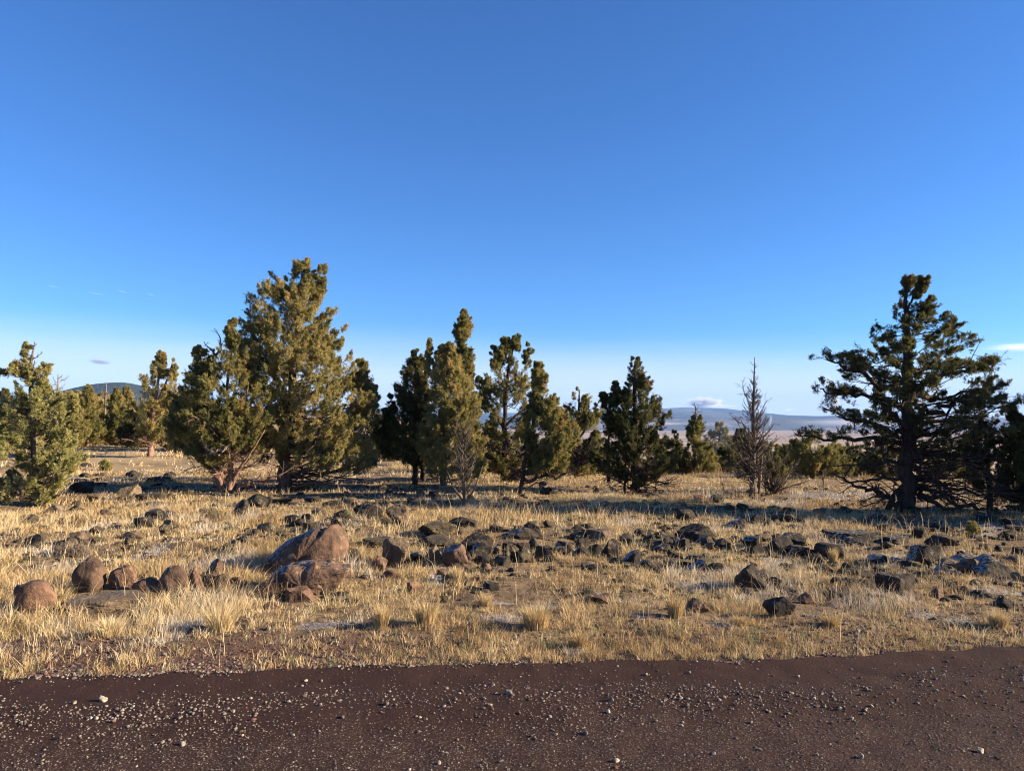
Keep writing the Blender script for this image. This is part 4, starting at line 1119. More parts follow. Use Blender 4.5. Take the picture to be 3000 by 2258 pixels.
t.crown(A1, [(1045, 1270, 1342), (1070, 1266, 1346), (1092, 1254, 1370), (1122, 1248, 1376), (1160, 1244, 1396), (1200, 1242, 1402), (1235, 1236, 1404), (1265, 1234, 1414), (1300, 1232, 1424), (1335, 1234, 1426), (1362, 1245, 1424), (1388, 1270, 1404)], 1.25, 12, dk=.75, gap=-.5)
t.lowdead(8, 1370, 1410, 60, 1300); t.done()
t = Tree((1368, 1404), 'juniper_tree', 'narrow juniper with a tall columnar spire rising above the middle group', leaf='olive', bark=M_BARKSHADE, seed=9)
t.stem([(1366, 1408, 10), (1366, 1250, 8), (1362, 1080, 5), (1356, 1000, 4), (1357, 915, 1.5)], 8)
A1 = [(1357, 907), (1354, 1000), (1362, 1080), (1366, 1400)]
t.crown(A1, [(906, 1352, 1363), (928, 1341, 1374), (951, 1331, 1382), (973, 1331, 1378), (993, 1341, 1367), (1007, 1341, 1362), (1022, 1338, 1380)], 1.35, 8, dk=1, gap=-.7)
t.crown(A1, [(1020, 1336, 1380), (1032, 1336, 1391), (1060, 1336, 1388), (1090, 1340, 1384), (1125, 1335, 1388), (1180, 1320, 1400), (1250, 1310, 1412), (1330, 1310, 1415), (1370, 1335, 1400)], 1.2, 10, dk=1, gap=-.5)
t.done()
t = Tree((1482, 1412), 'juniper_tree', 'airy many-tipped juniper with a black leaning lower stem, centre of the photo', leaf='olive', bark=M_BARKSHADE, seed=10)
t.stem([(1478, 1420, 11), (1479, 1360, 9), (1478, 1230, 7), (1485, 1100, 5), (1512, 985, 1.5)], 8); t.stem([(1484, 1436, 13, -20), (1505, 1405, 13, -25), (1532, 1378, 10, -28), (1545, 1340, 6, -20)], 8)
t.stem([(1478, 1260, 5), (1440, 1200, 3.5), (1405, 1130, 1.5)], 6); t.stem([(1480, 1250, 5), (1520, 1210, 4), (1560, 1190, 2)], 6)
A1 = [(1514, 975), (1485, 1100), (1478, 1230), (1480, 1400)]
t.crown(A1, [(974, 1508, 1522), (995, 1498, 1524), (1020, 1480, 1524)], .9, 8, gap=-.4); t.crown([(1483, 980), (1480, 1100)], [(978, 1476, 1490), (1000, 1466, 1494), (1030, 1460, 1502), (1060, 1455, 1505)], 1.1, 9, gap=-.5)
t.crown([(1550, 1004), (1530, 1080)], [(1002, 1545, 1557), (1025, 1538, 1562), (1060, 1530, 1560)], .8, 8, gap=-.3); t.crown([(1446, 1018), (1460, 1090)], [(1015, 1440, 1452), (1040, 1436, 1458), (1075, 1432, 1460)], .8, 8, gap=-.3)
t.crown(A1, [(1030, 1458, 1530), (1060, 1440, 1560), (1090, 1425, 1566), (1130, 1425, 1566), (1178, 1420, 1566), (1215, 1415, 1570), (1260, 1420, 1550), (1310, 1420, 1545), (1350, 1425, 1545), (1385, 1445, 1520)], .85, 11.5, dk=.95, gap=-.12)
t.crown([(1405, 1100), (1450, 1200)], [(1095, 1393, 1412), (1120, 1392, 1440), (1160, 1396, 1440), (1200, 1400, 1440)], .7, 9, dk=1, gap=-.2)
t.lowdead(24, 1300, 1400, 110, 1480, .1, 2.2); t.done()
t = Tree((1528, 1452), 'juniper_tree', 'sloping juniper spreading low to the right, right end of the middle group', leaf='olive', bark=M_BARKSHADE, seed=11)
t.stem([(1526, 1456, 7), (1530, 1390, 6), (1555, 1280, 5.5), (1572, 1180, 4), (1577, 1075, 1.5)], 8)
A1 = [(1577, 1063), (1572, 1180), (1555, 1280), (1528, 1440)]
t.crown(A1, [(1064, 1570, 1586), (1088, 1562, 1598), (1112, 1562, 1615), (1142, 1556, 1620), (1170, 1552, 1634), (1202, 1545, 1652)], 1.1, 10, gap=-.4)
t.crown(A1, [(1200, 1545, 1650), (1235, 1536, 1680), (1262, 1534, 1694), (1292, 1536, 1686), (1320, 1545, 1675), (1352, 1545, 1665), (1380, 1560, 1640)], 1.1, 11, dk=.85, gap=-.35)
t.limb([(1533, 1400, 6), (1580, 1400, 5, -10), (1632, 1397, 4, -20), (1663, 1378, 2, -20)], 9, 50, 0); t.lowdead(16, 1310, 1420, 110, 1535, .1, 2); t.done()
t = Tree((1690, 1403), 'juniper_tree', 'thin-crowned smaller juniper between the middle group and the dark broad one', leaf='olive', bark=M_BARKSHADE, seed=12)
t.stem([(1690, 1406, 9), (1692, 1340, 8), (1696, 1250, 5), (1698, 1140, 1.5)], 8); t.stem([(1694, 1290, 4), (1730, 1230, 3), (1758, 1170, 1.3)], 6)
t.crown([(1698, 1135), (1694, 1280), (1690, 1400)], [(1135, 1684, 1714), (1163, 1656, 1722), (1190, 1656, 1726), (1216, 1660, 1728)], .9, 9, gap=-.3)
t.crown([(1698, 1135), (1694, 1280), (1690, 1400)], [(1210, 1660, 1745), (1240, 1665, 1760), (1275, 1680, 1765), (1308, 1655, 1768), (1345, 1652, 1768), (1375, 1665, 1745)], .75, 10, gap=-.15); t.crown([(1755, 1165), (1740, 1230)], [(1163, 1748, 1764), (1190, 1740, 1770), (1225, 1735, 1768)], .6, 8, gap=-.2)
t.lowdead(26, 1320, 1395, 100, 1691, .15, 2); t.done()
t = Tree((1863, 1447), 'juniper_tree', 'broad near-black juniper with a sunlit twiggy top right of the middle group', leaf='green', bark=M_BARKSHADE, seed=13)
t.stem([(1862, 1456, 16), (1862, 1400, 13), (1862, 1250, 9), (1862, 1120, 5), (1863, 1055, 1.5)], 10); t.stem([(1791, 1418, 6, 60), (1790, 1330, 4, 60), (1795, 1200, 2, 50)], 6); t.stem([(1832, 1442, 4, 10), (1833, 1360, 3, 10)], 6); t.stem([(1866, 1420, 10), (1888, 1395, 8), (1900, 1360, 5)], 6)
A1 = [(1863, 1047), (1862, 1250), (1862, 1440)]
t.crown(A1, [(1047, 1856, 1872), (1070, 1840, 1894), (1090, 1842, 1888), (1108, 1850, 1908), (1130, 1835, 1912), (1160, 1825, 1935)], .8, 9, dk=.95, gap=-.2)
t.crown([(1805, 1122), (1815, 1220)], [(1120, 1800, 1810), (1145, 1793, 1818), (1180, 1782, 1830)], .9, 8, gap=-.4); t.crown([(1768, 1155), (1800, 1220)], [(1152, 1760, 1776), (1172, 1762, 1782), (1195, 1772, 1800)], .6, 7, gap=-.3)
t.crown(A1, [(1160, 1790, 1936), (1188, 1780, 1944), (1210, 1776, 1968), (1232, 1776, 1966), (1265, 1765, 1954), (1298, 1760, 1952), (1330, 1752, 1960), (1362, 1760, 1962), (1386, 1790, 1945), (1400, 1810, 1900)], 1.15, 12, dk=.9, gap=-.4)
t.lowdead(26, 1370, 1440, 130, 1862, .0, 2.2); t.done()

# further trees on the right ----------------------------------------------------
t = Tree((2034, 1390), 'juniper_tree', 'small juniper with a dead spike for a top, in front of the pale valley', leaf='olive', seed=14)
t.stem([(2034, 1394, 7), (2036, 1300, 5), (2040, 1190, 1.3)], 7)
for _ in range(16): t.twig(t.L(2040, t.rg.uniform(1192, 1245)), unit(np.array([t.rg.choice([-1, 1]) * .8, t.rg.normal(0, .6), .6])), 20 * t.s * t.rg.uniform(.4, 1.1), .9 * t.s, 1, None, (2, 5), .2)
t.crown([(2040, 1215), (2034, 1390)], [(1218, 2030, 2052), (1245, 2017, 2062), (1280, 2007, 2070), (1313, 2008, 2088), (1345, 1994, 2104), (1368, 2000, 2098)], 1.2, 10, gap=-.35); t.lowdead(14, 1345, 1380, 60, 2034); t.done()
t = Tree((2102, 1374), 'juniper_tree', 'compact cone of a juniper right beside the spike-topped one', leaf='olive', seed=15)
t.stem([(2102, 1378, 5), (2108, 1300, 4), (2110, 1245, 1.3)], 6); t.crown([(2110, 1240), (2102, 1374)], [(1241, 2102, 2118), (1256, 2092, 2128), (1280, 2074, 2138), (1308, 2070, 2148), (1335, 2072, 2148), (1356, 2086, 2132)], 1.15, 9.5, gap=-.45); t.lowdead(6, 1340, 1365, 40, 2102); t.done()
t = Tree((1990, 1390), 'juniper_tree', 'dark low juniper filling the gap left of the spike-topped one', leaf='green', bark=M_BARKSHADE, seed=16)
t.stem([(1990, 1394, 5), (1985, 1300, 3), (1975, 1268, 1.2)], 6); t.crown([(1975, 1262), (1990, 1390)], [(1262, 1968, 1980), (1285, 1945, 2005), (1312, 1932, 2024), (1345, 1928, 2034), (1378, 1935, 2030)], 1.1, 10, gap=-.4); t.done()
t = Tree((2165, 1378), 'juniper_tree', 'dark bushy juniper half hidden behind the dead tree', leaf='green', bark=M_BARKSHADE, seed=17)
t.stem([(2165, 1382, 5), (2168, 1280, 2)], 6); t.crown([(2170, 1262), (2165, 1378)], [(1260, 2164, 2178), (1285, 2148, 2200), (1318, 2140, 2250), (1345, 2138, 2300), (1372, 2146, 2310)], 1.1, 10, gap=-.4); t.done()
t = Tree((2378, 1402), 'juniper_tree', 'low wide juniper behind the left boughs of the big open one', leaf='olive', seed=18)
t.stem([(2378, 1406, 7), (2375, 1300, 3)], 6); t.crown([(2370, 1268), (2378, 1402)], [(1266, 2358, 2388), (1285, 2326, 2425), (1312, 2316, 2446), (1345, 2314, 2452), (1372, 2322, 2446), (1390, 2335, 2430)], 1.05, 11, gap=-.35); t.done()

t = Tree((2207, 1457), 'dead_tree', 'tall leafless dead tree with a needle-thin top and upswept twigs', leaf='olive', bark=M_DEADSHADE, seed=19)
t.stem([(2206, 1465, 14), (2207, 1420, 10), (2208, 1330, 8), (2211, 1200, 5), (2214, 1110, 2.5), (2216, 1046, .8)], 9); t.stem([(2226, 1450, 7, 15), (2232, 1400, 5, 15), (2242, 1330, 3, 20)], 6)
for i in range(110):
    y = t.rg.uniform(1068, 1400); k = (y - 1060) / 340
    sd = t.rg.choice([-1, 1]); ln = (16 + 84 * min(1, k ** 1.4 * 1.3)) * t.rg.uniform(.45, 1.05)
    t.twig(t.L(2207 + (1457 - y) * .018, y), unit(np.array([sd * .75, t.rg.normal(0, .65), .35 + .25 * t.rg.random()])), ln * t.s, (.8 + 1.3 * k) * t.s, 2 if k > .2 else 1, None, (2, 6), .14, .16)
for a in ([(2209, 1215, 2.4), (2190, 1180, 1.6, -20), (2178, 1135, .8)], [(2208, 1280, 2.6), (2178, 1248, 1.8, -20), (2152, 1228, .8)], [(2210, 1265, 2.4), (2236, 1210, 1.6, 10), (2252, 1172, .8)], [(2209, 1335, 2.6), (2242, 1275, 1.8, -15), (2272, 1240, .9)], [(2208, 1395, 3), (2172, 1350, 2, -20), (2148, 1305, .9)], [(2208, 1420, 3), (2160, 1385, 2, -30), (2132, 1370, .8)]):
    t.limb(a, 9, 34, 0, M_DEADSHADE)
t.lowdead(22, 1330, 1440, 90, 2208, .0, 2.0); t.done()
t = Tree((2262, 1448), 'bare_shrub', 'twiggy grey leafless bush at the right foot of the dead tree', cat='shrub', leaf='olive', bark=M_DEADSHADE, seed=20)
for i in range(34): t.twig(t.L(2262 + t.rg.normal(0, 8), 1450), unit(np.array([t.rg.normal(.15, .5), t.rg.normal(0, .5), 1])), 130 * t.s * t.rg.uniform(.5, 1.1), 1.8 * t.s, 2, None, (3, 6), .17, .05)
t.crown([(2280, 1300), (2265, 1440)], [(1300, 2262, 2300), (1340, 2245, 2318), (1385, 2245, 2318)], .22, 9, gap=.0); t.done()

t = Tree((3008, 1506), 'juniper_tree', 'dark juniper cut by the right edge, with one thin spire', leaf='green', bark=M_BARKSHADE, seed=21)
t.stem([(3008, 1512, 14), (3005, 1400, 11), (2995, 1280, 6), (2972, 1190, 1.5)], 9)
t.crown([(2972, 1183), (2990, 1260), (3005, 1500)], [(1182, 2964, 2978), (1205, 2960, 2982), (1225, 2958, 3010), (1255, 2946, 3040), (1290, 2940, 3065), (1330, 2935, 3080), (1380, 2925, 3085), (1430, 2930, 3080), (1465, 2950, 3060)], 1.2, 12, gap=-.45); t.lowdead(20, 1420, 1490, 120, 3005, .0, 2.2); t.done()
t = Tree((2900, 1502), 'juniper_tree', 'shaded slim-trunked juniper behind the right boughs of the big open one', leaf='green', bark=M_BARKSHADE, seed=22)
t.stem([(2901, 1508, 8), (2900, 1400, 7), (2895, 1300, 4), (2890, 1235, 1.5)], 8); t.crown([(2890, 1230), (2900, 1500)], [(1232, 2880, 2898), (1260, 2855, 2925), (1300, 2835, 2945), (1350, 2830, 2955), (1400, 2835, 2955), (1430, 2850, 2945)], .85, 12, gap=-.2); t.lowdead(22, 1400, 1490, 110, 2900, .0, 2.0); t.done()

# bare saplings and small plants --------------------------------------------------
t = Tree((1360, 1492), 'bare_sapling', 'leafless forked sapling in front of the sunlit olive juniper', cat='sapling', leaf='olive', bark=M_DEADSHADE, seed=23)
t.stem([(1360, 1496, 5), (1358, 1420, 4), (1352, 1340, 3), (1360, 1250, 1)], 6)
for a in ([(1360, 1485, 3), (1390, 1440, 2.2, -8), (1415, 1370, 1)], [(1360, 1480, 3), (1325, 1430, 2.2, -8), (1305, 1370, 1)], [(1358, 1410, 3), (1385, 1370, 2, 8), (1400, 1310, 1)]): t.stem(a, 5)
for _ in range(60): t.twig(t.L(1357, t.rg.uniform(1280, 1465)), unit(np.array([t.rg.choice([-1, 1]) * .6, t.rg.normal(0, .5), .8])), 75 * t.s * t.rg.uniform(.4, 1.1), 1.3 * t.s, 1, None, (3, 6), .16, .08)
t.done()
for px, py, hh, lab, sd in ((1921, 1448, 85, 'thin bare sapling standing right of the broad near-black juniper', 24), (2412, 1432, 55, 'tiny leafless sapling under the left boughs of the big open juniper', 25), (2118, 1448, 35, 'stubby leafless stem left of the dead tree', 26)):
    t = Tree((px, py), 'bare_sapling', lab, cat='sapling', leaf='olive', bark=M_DEAD, seed=sd)
    t.stem([(px, py + 4, 2.2), (px + 1, py - hh * .5, 1.7), (px - 1, py - hh, .8)], 6)
    for _ in range(13): t.twig(t.L(px, py - hh * t.rg.uniform(.3, .95)), unit(np.array([t.rg.choice([-1, 1]) * .7, t.rg.normal(0, .5), .8])), hh * .4 * t.s * t.rg.uniform(.4, 1.1), .9 * t.s, 1, None, (2, 4), .2, .1)
    t.done()
t = Tree((2838, 1572), 'juniper_seedling', 'small green juniper seedling in the field below the big open juniper', cat='seedling', leaf='olive', seed=27)
t.stem([(2838, 1574, 2), (2840, 1550, 1)], 5); t.crown([(2838, 1538), (2838, 1572)], [(1536, 2832, 2850), (1552, 2818, 2860), (1570, 2806, 2862)], .9, 8, gap=-.3); t.done()
t = Tree((310, 1378), 'sage_bush', 'little grey-green bush on the shaded rocks of the left ridge', cat='shrub', leaf='sage', seed=28)
t.stem([(310, 1380, 2), (310, 1360, 1)], 5); t.crown([(310, 1348), (310, 1378)], [(1346, 302, 318), (1360, 296, 326), (1378, 298, 324)], 1.0, 7, gap=-.4); t.done()
t = Tree((212, 1625), 'dry_brush', 'grey-brown twiggy brush in the grass above the egg-shaped boulder', cat='shrub', leaf='olive', bark=M_DEAD, seed=29)
for i in range(90): t.twig(t.L(212 + t.rg.normal(0, 22), 1628, t.rg.normal(0, 15)), unit(np.array([t.rg.normal(0, .45), t.rg.normal(0, .45), 1])), 46 * t.s * t.rg.uniform(.5, 1.1), .6 * t.s, 1, None, (2, 4), .15)
t.done()
t = Tree((820, 1738), 'dry_brush', 'dark tangled brush growing against the overhanging boulder', cat='shrub', leaf='olive', bark=M_BARK, seed=30)
for i in range(120): t.twig(t.L(815 + t.rg.normal(0, 26), 1742, -22 + t.rg.normal(0, 12)), unit(np.array([t.rg.normal(0, .5), t.rg.normal(-.2, .4), .8])), 55 * t.s * t.rg.uniform(.5, 1.1), .7 * t.s, 1, None, (2, 4), .18)
t.done()
t = Tree((506, 1632), 'dry_brush', 'dark matted brush in the grass behind the stone row', cat='shrub', leaf='olive', bark=M_BARK, seed=31)
for i in range(100): t.twig(t.L(506 + t.rg.normal(0, 26), 1634, t.rg.normal(0, 15)), unit(np.array([t.rg.normal(0, .7), t.rg.normal(0, .5), .6])), 34 * t.s * t.rg.uniform(.5, 1.1), .7 * t.s, 1, None, (2, 4), .2)
t.done()

# background trees on the left plateau -------------------------------------------
def bgtree(px, py, top, hw, seed, label, leaf='olive', dens=1.25, low=.06, tips=1):
    hw = hw * 1.15
    t = Tree((px, py), 'juniper_tree', label, leaf=leaf, seed=seed, group='background junipers of the left plateau')
    H = py - top
    t.stem([(px, py + 4, 5), (px, py - H * .5, 4), (px, top + 4, 1.2)], 6)
    ax = [(px, top), (px, py)]
    pr = [(top, px - 5, px + 5), (top + H * .12, px - hw * .3, px + hw * .32), (top + H * .3, px - hw * .6, px + hw * .58), (top + H * .5, px - hw * .9, px + hw * .85), (top + H * .7, px - hw, px + hw), (top + H * (1 - low), px - hw * .8, px + hw * .85)]
    t.crown(ax, pr, dens, 10, gap=-.4, branch=.3)
    for k in range(tips - 1):
        qx = px + (k * 2 - 1) * hw * .5; t.crown([(qx, top + 12), (qx, py)], [(top + 10 + 8 * k, qx - 4, qx + 4), (top + H * .25, qx - 14, qx + 14), (top + H * .5, qx - 22, qx + 22)], .9, 8, gap=-.5, branch=.2)
    t.lowdead(8, py - H * low * 1.6, py - 4, hw * 1.1, px, .05, 1.4, 1); t.done()
BG = [(232, 1300, 1138, 42, 'gold', 1), (255, 1306, 1128, 44, 'olive', 1), (292, 1296, 1152, 62, 'gold', 2), (338, 1304, 1140, 40, 'olive', 1), (368, 1300, 1134, 36, 'gold', 1), (200, 1312, 1142, 46, 'gold', 1),
      (398, 1310, 1165, 44, 'green', 1), (150, 1306, 1160, 50, 'olive', 1), (60, 1310, 1150, 60, 'olive', 2), (10, 1318, 1140, 50, 'green', 1), (520, 1320, 1150, 50, 'green', 2), (585, 1316, 1130, 60, 'green', 1)]
BL = ['pointed background juniper seen just right of the small leafless tree', 'tall pointed background juniper under the left flank of the far hill', 'wide low background juniper with a dark trunk showing, below the hill top', 'slim background juniper right of the wide low one',
      'background juniper with the highest pointed top of the right half of the left treeline', 'background juniper touching the foliage of the pale bushy juniper', 'shaded background juniper beside the loose twin-topped juniper', 'background juniper mostly hidden behind the pale bushy juniper',
      'twin-topped background juniper behind the bare twiggy top', 'dark background juniper at the very left edge', 'shaded background juniper seen between the loose and the red-stemmed junipers', 'dark background juniper hidden behind the red-stemmed juniper']
for i, (px, py, top, hw, lf, tp) in enumerate(BG): bgtree(px, py, top, hw, 60 + i, BL[i], lf, tips=tp)
bgtree(1108, 1336, 1215, 46, 80, 'dark background juniper between the tallest tree and the middle group', 'green'); bgtree(1040, 1330, 1190, 55, 81, 'background juniper behind the right flank of the tallest tree', 'olive'); bgtree(1150, 1345, 1225, 40, 82, 'background juniper behind the two black trunks', 'green')
bgtree(1440, 1390, 1210, 55, 83, 'background juniper seen through the airy many-tipped one', 'green', .9); bgtree(1625, 1392, 1230, 50, 84, 'background juniper behind the sloping juniper', 'green', .8); bgtree(1745, 1390, 1262, 40, 85, 'background juniper left of the broad near-black one', 'green', .9)
for i, (px, py, top, hw, lf, lab) in enumerate([(660, 1322, 1205, 62, 'green', 'low dark background juniper behind the fork of the red-stemmed juniper'), (742, 1326, 1215, 60, 'olive', 'low background juniper between the red-stemmed and the tallest juniper'), (905, 1330, 1225, 60, 'green', 'low dark background juniper seen under the right boughs of the tallest one'),
        (985, 1332, 1230, 56, 'olive', 'low background juniper beneath the pale bleached bough'), (1190, 1350, 1250, 50, 'green', 'low background juniper right behind the cone-shaped one'), (1268, 1362, 1262, 52, 'green', 'low background juniper behind the dense sunlit one'),
        (1400, 1384, 1268, 56, 'green', 'low background juniper right of the columnar spire'), (1560, 1386, 1275, 56, 'green', 'low background juniper behind the leaning black stem'), (1668, 1388, 1285, 48, 'olive', 'low background juniper left of the thin-crowned one'),
        (1722, 1390, 1290, 46, 'green', 'low background juniper right of the thin-crowned one'), (1985, 1384, 1305, 40, 'olive', 'lowest background juniper in front of the valley, left of the spike-topped one')]):
    bgtree(px, py, top, hw, 160 + i, lab, lf, 1.1)
t = Tree((306, 1300), 'dead_tree', 'bare dead treetop standing against the far hill', leaf='olive', bark=M_DEAD, seed=90)
t.stem([(306, 1304, 4), (306, 1200, 3), (307, 1118, 1)], 6)
for _ in range(26): t.twig(t.L(306, t.rg.uniform(1120, 1190)), unit(np.array([t.rg.choice([-1, 1]) * .8, t.rg.normal(0, .6), .5])), 18 * t.s * t.rg.uniform(.5, 1.1), 1.0 * t.s, 1, None, (2, 4), .2)
t.done()

bgtree(3868, 1534, 720, 280, 95, 'juniper standing outside the right edge, shading the big open one', 'olive', .7, .12)
for i, (px, py, top, hw, lf, lab) in enumerate([(2500, 1398, 1288, 62, 'green', 'shaded background juniper behind the longest left bough of the big open juniper'), (2590, 1404, 1278, 66, 'green', 'shaded background juniper just left of the black trunk of the big open juniper'),
        (2752, 1408, 1285, 66, 'green', 'shaded background juniper just right of the black trunk of the big open juniper'), (2838, 1410, 1268, 52, 'green', 'shaded background juniper between the big open juniper and the slim-trunked one'), (2238, 1388, 1292, 50, 'green', 'dark background juniper right of the dead trunk'),
        (1940, 1384, 1288, 42, 'green', 'small dark background juniper touching the broad near-black one'), (2138, 1382, 1292, 44, 'green', 'dark background juniper between the compact cone and the dead tree'), (2336, 1396, 1288, 52, 'green', 'dark background juniper right behind the twiggy grey bush'), (2448, 1398, 1282, 52, 'olive', 'background juniper right of the low wide one, under a long bough'), (2300, 1392, 1300, 44, 'olive', 'small background juniper left of the low wide one'), (2068, 1380, 1296, 34, 'olive', 'small background juniper between the spike-topped one and the compact cone')]):
    t = bgtree(px, py, top, hw, 110 + i, lab, lf, .9)
for i, (px, py, top, hw, lf, lab) in enumerate([(120, 1296, 1168, 60, 'gold', 'rear background juniper above the bare boughs of the pale bushy one'), (316, 1290, 1158, 56, 'gold', 'rear background juniper filling the treeline below the hill top'), (430, 1294, 1172, 50, 'olive', 'rear background juniper behind the loose twin-topped juniper'),
        (478, 1298, 1150, 56, 'gold', 'rear background juniper showing through the loose twin-topped one'), (270, 1290, 1160, 50, 'olive', 'rear background juniper left of the wide low one'), (560, 1300, 1140, 60, 'olive', 'rear background juniper left behind the red-stemmed juniper')]):
    bgtree(px, py, top, hw, 130 + i, lab, lf, 1.0)
# ------------------------------------------------------------------ far hills
def ridge(name, dist, back, pts, base_z, label_mat, rough=1.0, seed=0, foot=0.45):
    """a hill range whose crest follows photo px points at a distance, with real front and back slopes"""
    pts = np.array(pts, float)
    n = 420
    px = np.linspace(pts[0, 0], pts[-1, 0], n); py = np.interp(px, pts[:, 0], pts[:, 1])
    k = np.ones(7) / 7; py = np.convolve(np.pad(py, 3, 'edge'), k, 'valid')
    X = (px - CX) / F * dist
    Zc = CAMH + (HOR - py) / F * dist
    rows = 46
    V = []
    for i, u in enumerate(np.linspace(-1, 1, rows)):
        f = (1 - abs(u)) ; prof = f ** (1.25 if u < 0 else 1.0)
        y = dist + u * back
        xs = X * (1 + u * back / dist * .9)
        nz = fbm2(xs / (dist * .05) + seed, y / (dist * .05), 201 + seed, 5)
        gul = np.abs(fbm2(xs / (dist * .022) + seed, y / (dist * .09), 231 + seed, 4))
        z = base_z - 15 + (Zc - base_z + 15) * np.clip(prof + foot * .35 * nz * f * (1 - f) * 4 * rough - .10 * gul * (1 - f) * f * 4 * rough, 0, 1.02)
        if i == rows // 2: pass
        V.append(np.stack([xs, np.full(n, y), z], -1))
    V = np.concatenate(V)
    i = np.arange(rows - 1)[:, None] * n; j = np.arange(n - 1)[None, :]
    q = np.stack([i + j, i + j + 1, i + n + j + 1, i + n + j], -1).reshape(-1, 4)
    o = link(name, new_mesh(name, V, q, None, True), label_mat); tag(o, kind='structure')
    return o

def hill_mat(name, forest, grass, sc, bias):
    m, nt, out = mat(name); P = geopos(nt)
    mp = N(nt, 'ShaderNodeMapping'); mp.inputs['Scale'].default_value = (sc, sc * .6, sc * 5); nt.links.new(P, mp.inputs[0])
    n = noise_n(nt, mp.outputs[0], 1.0, 7, .62)
    n2 = noise_n(nt, P, sc * 22, 3, .6)
    k = maprange(nt, math_n(nt, 'ADD', n, math_n(nt, 'MULTIPLY', math_n(nt, 'SUBTRACT', n2, .5), .25)), bias - .06, bias + .06)
    bsdf(nt, out, mixc(nt, k, forest, grass), .95, .05, bump(nt, n2, .7, 14))
    return m
M_H1 = hill_mat('far_range', (.016, .028, .040), (.085, .088, .085), 1 / 2200., .57)  # tones tinted blue, part of the distance haze put into the colour
M_H2 = hill_mat('forested_dome', (.030, .040, .030), (.075, .07, .05), 1 / 350., .60)
M_H3 = hill_mat('valley_foothills', (.06, .058, .05), (.20, .165, .125), 1 / 900., .56)
VZ = -186
ridge('distant_hills', 11600, 2300, [(900, 1203), (1080, 1201), (1130, 1191), (1250, 1213), (1500, 1219), (1700, 1213), (1800, 1207), (1960, 1207), (2030, 1203), (2100, 1206), (2140, 1210), (2200, 1206), (2260, 1210), (2300, 1215), (2400, 1218), (2480, 1215), (2560, 1213), (2650, 1215), (2760, 1220), (2850, 1218), (2960, 1224), (3100, 1219), (3400, 1215), (3900, 1221)], VZ, M_H1, 1.2, 1)
ridge('far_mountains', 14600, 1100, [(1300, 1210), (1700, 1207), (1900, 1200), (1960, 1194), (2010, 1192), (2060, 1193), (2120, 1195), (2170, 1201), (2240, 1210), (2330, 1220), (2600, 1224), (3300, 1224)], VZ, M_H1, 1, 3)
ridge('foothills', 9700, 900, [(900, 1236), (1500, 1240), (1700, 1230), (1900, 1228), (2000, 1226), (2100, 1222), (2180, 1224), (2260, 1221), (2330, 1222), (2400, 1232), (2600, 1240), (3000, 1240), (3600, 1236)], VZ, M_H3, 1.4, 5)
ridge('forested_hill', 3600, 700, [(-700, 1212), (-300, 1190), (-60, 1175), (100, 1162), (170, 1146), (210, 1135), (260, 1124), (310, 1118.5), (350, 1117), (375, 1118.5), (420, 1128), (480, 1145), (560, 1168), (700, 1188), (900, 1200), (1150, 1212)], -6, M_H2, .35, 8, .2)

# ------------------------------------------------------------------ haze, fog, clouds
def vol_mat(name, color, density, noise_scale=None, lo=.45, hi=.7, aniso=0.0, falloff=True, stretch=(1, 1, 1)):
    m, nt, out = mat(name)
    v = N(nt, 'ShaderNodeVolumePrincipled'); v.inputs['Color'].default_value = (*color, 1)
    v.inputs['Anisotropy'].default_value = aniso; v.inputs['Density'].default_value = density
    if noise_scale:
        co = N(nt, 'ShaderNodeTexCoord').outputs['Object']
        mp = N(nt, 'ShaderNodeMapping'); mp.inputs['Scale'].default_value = stretch; nt.links.new(co, mp.inputs[0])
        n = noise_n(nt, mp.outputs[0], noise_scale, 6, .62)
        ln = N(nt, 'ShaderNodeVectorMath', operation='LENGTH'); nt.links.new(co, ln.inputs[0])
        edge = maprange(nt, ln.outputs['Value'], 1.0, .0)
        k = maprange(nt, math_n(nt, 'ADD', n, math_n(nt, 'MULTIPLY', edge, .45)), lo, hi)
        nt.links.new(math_n(nt, 'MULTIPLY', math_n(nt, 'MULTIPLY', k, edge), density), v.inputs['Density'])
    nt.links.new(v.outputs[0], out.inputs['Volume'])
    return m

def volume_puff(name, px, py, wpx, hpx, dist, m, label, cat, depth=None, rot=0.0, kind=None, group=None):
    c = pt_at(px, py, dist); s = dist / F
    me = new_mesh(name, ICO3, None, ICO3F, True)
    o = link(name, me, m, None, c)
    o.scale = (wpx * s / 2, depth or wpx * s / 3, hpx * s / 2); o.rotation_euler = (0, rot, 0)
    tag(o, label, cat, group, kind)
    return o

HB = 16500.0
me = new_mesh('haze', np.array([[x, y, z] for x in (-HB, HB) for y in (-HB, HB) for z in (-225.0, 420.0)]), [[0, 1, 3, 2], [4, 6, 7, 5], [0, 4, 5, 1], [2, 3, 7, 6], [0, 2, 6, 4], [1, 5, 7, 3]])
tag(link('haze', me, vol_mat('thin_air', (.30, .53, 1.0), HAZE_D)), 'thin bluish haze over the valley', 'haze', kind='stuff')

fog = vol_mat('valley_fog', (.93, .94, 1.0), .0032, 1.6, .30, 1.0, 0, True)
volume_puff('fog', 2640, 1236, 760, 42, 8700, fog, 'long low bank of pale fog lying on the valley floor under the far hills', 'fog', 700, 0, 'stuff')
volume_puff('fog', 1900, 1240, 500, 14, 8500, vol_mat('thin_fog', (.93, .94, 1.0), .0008, 1.6, .35, .75), 'faint fog sheet at the foot of the hills', 'fog', 500, 0, 'stuff')

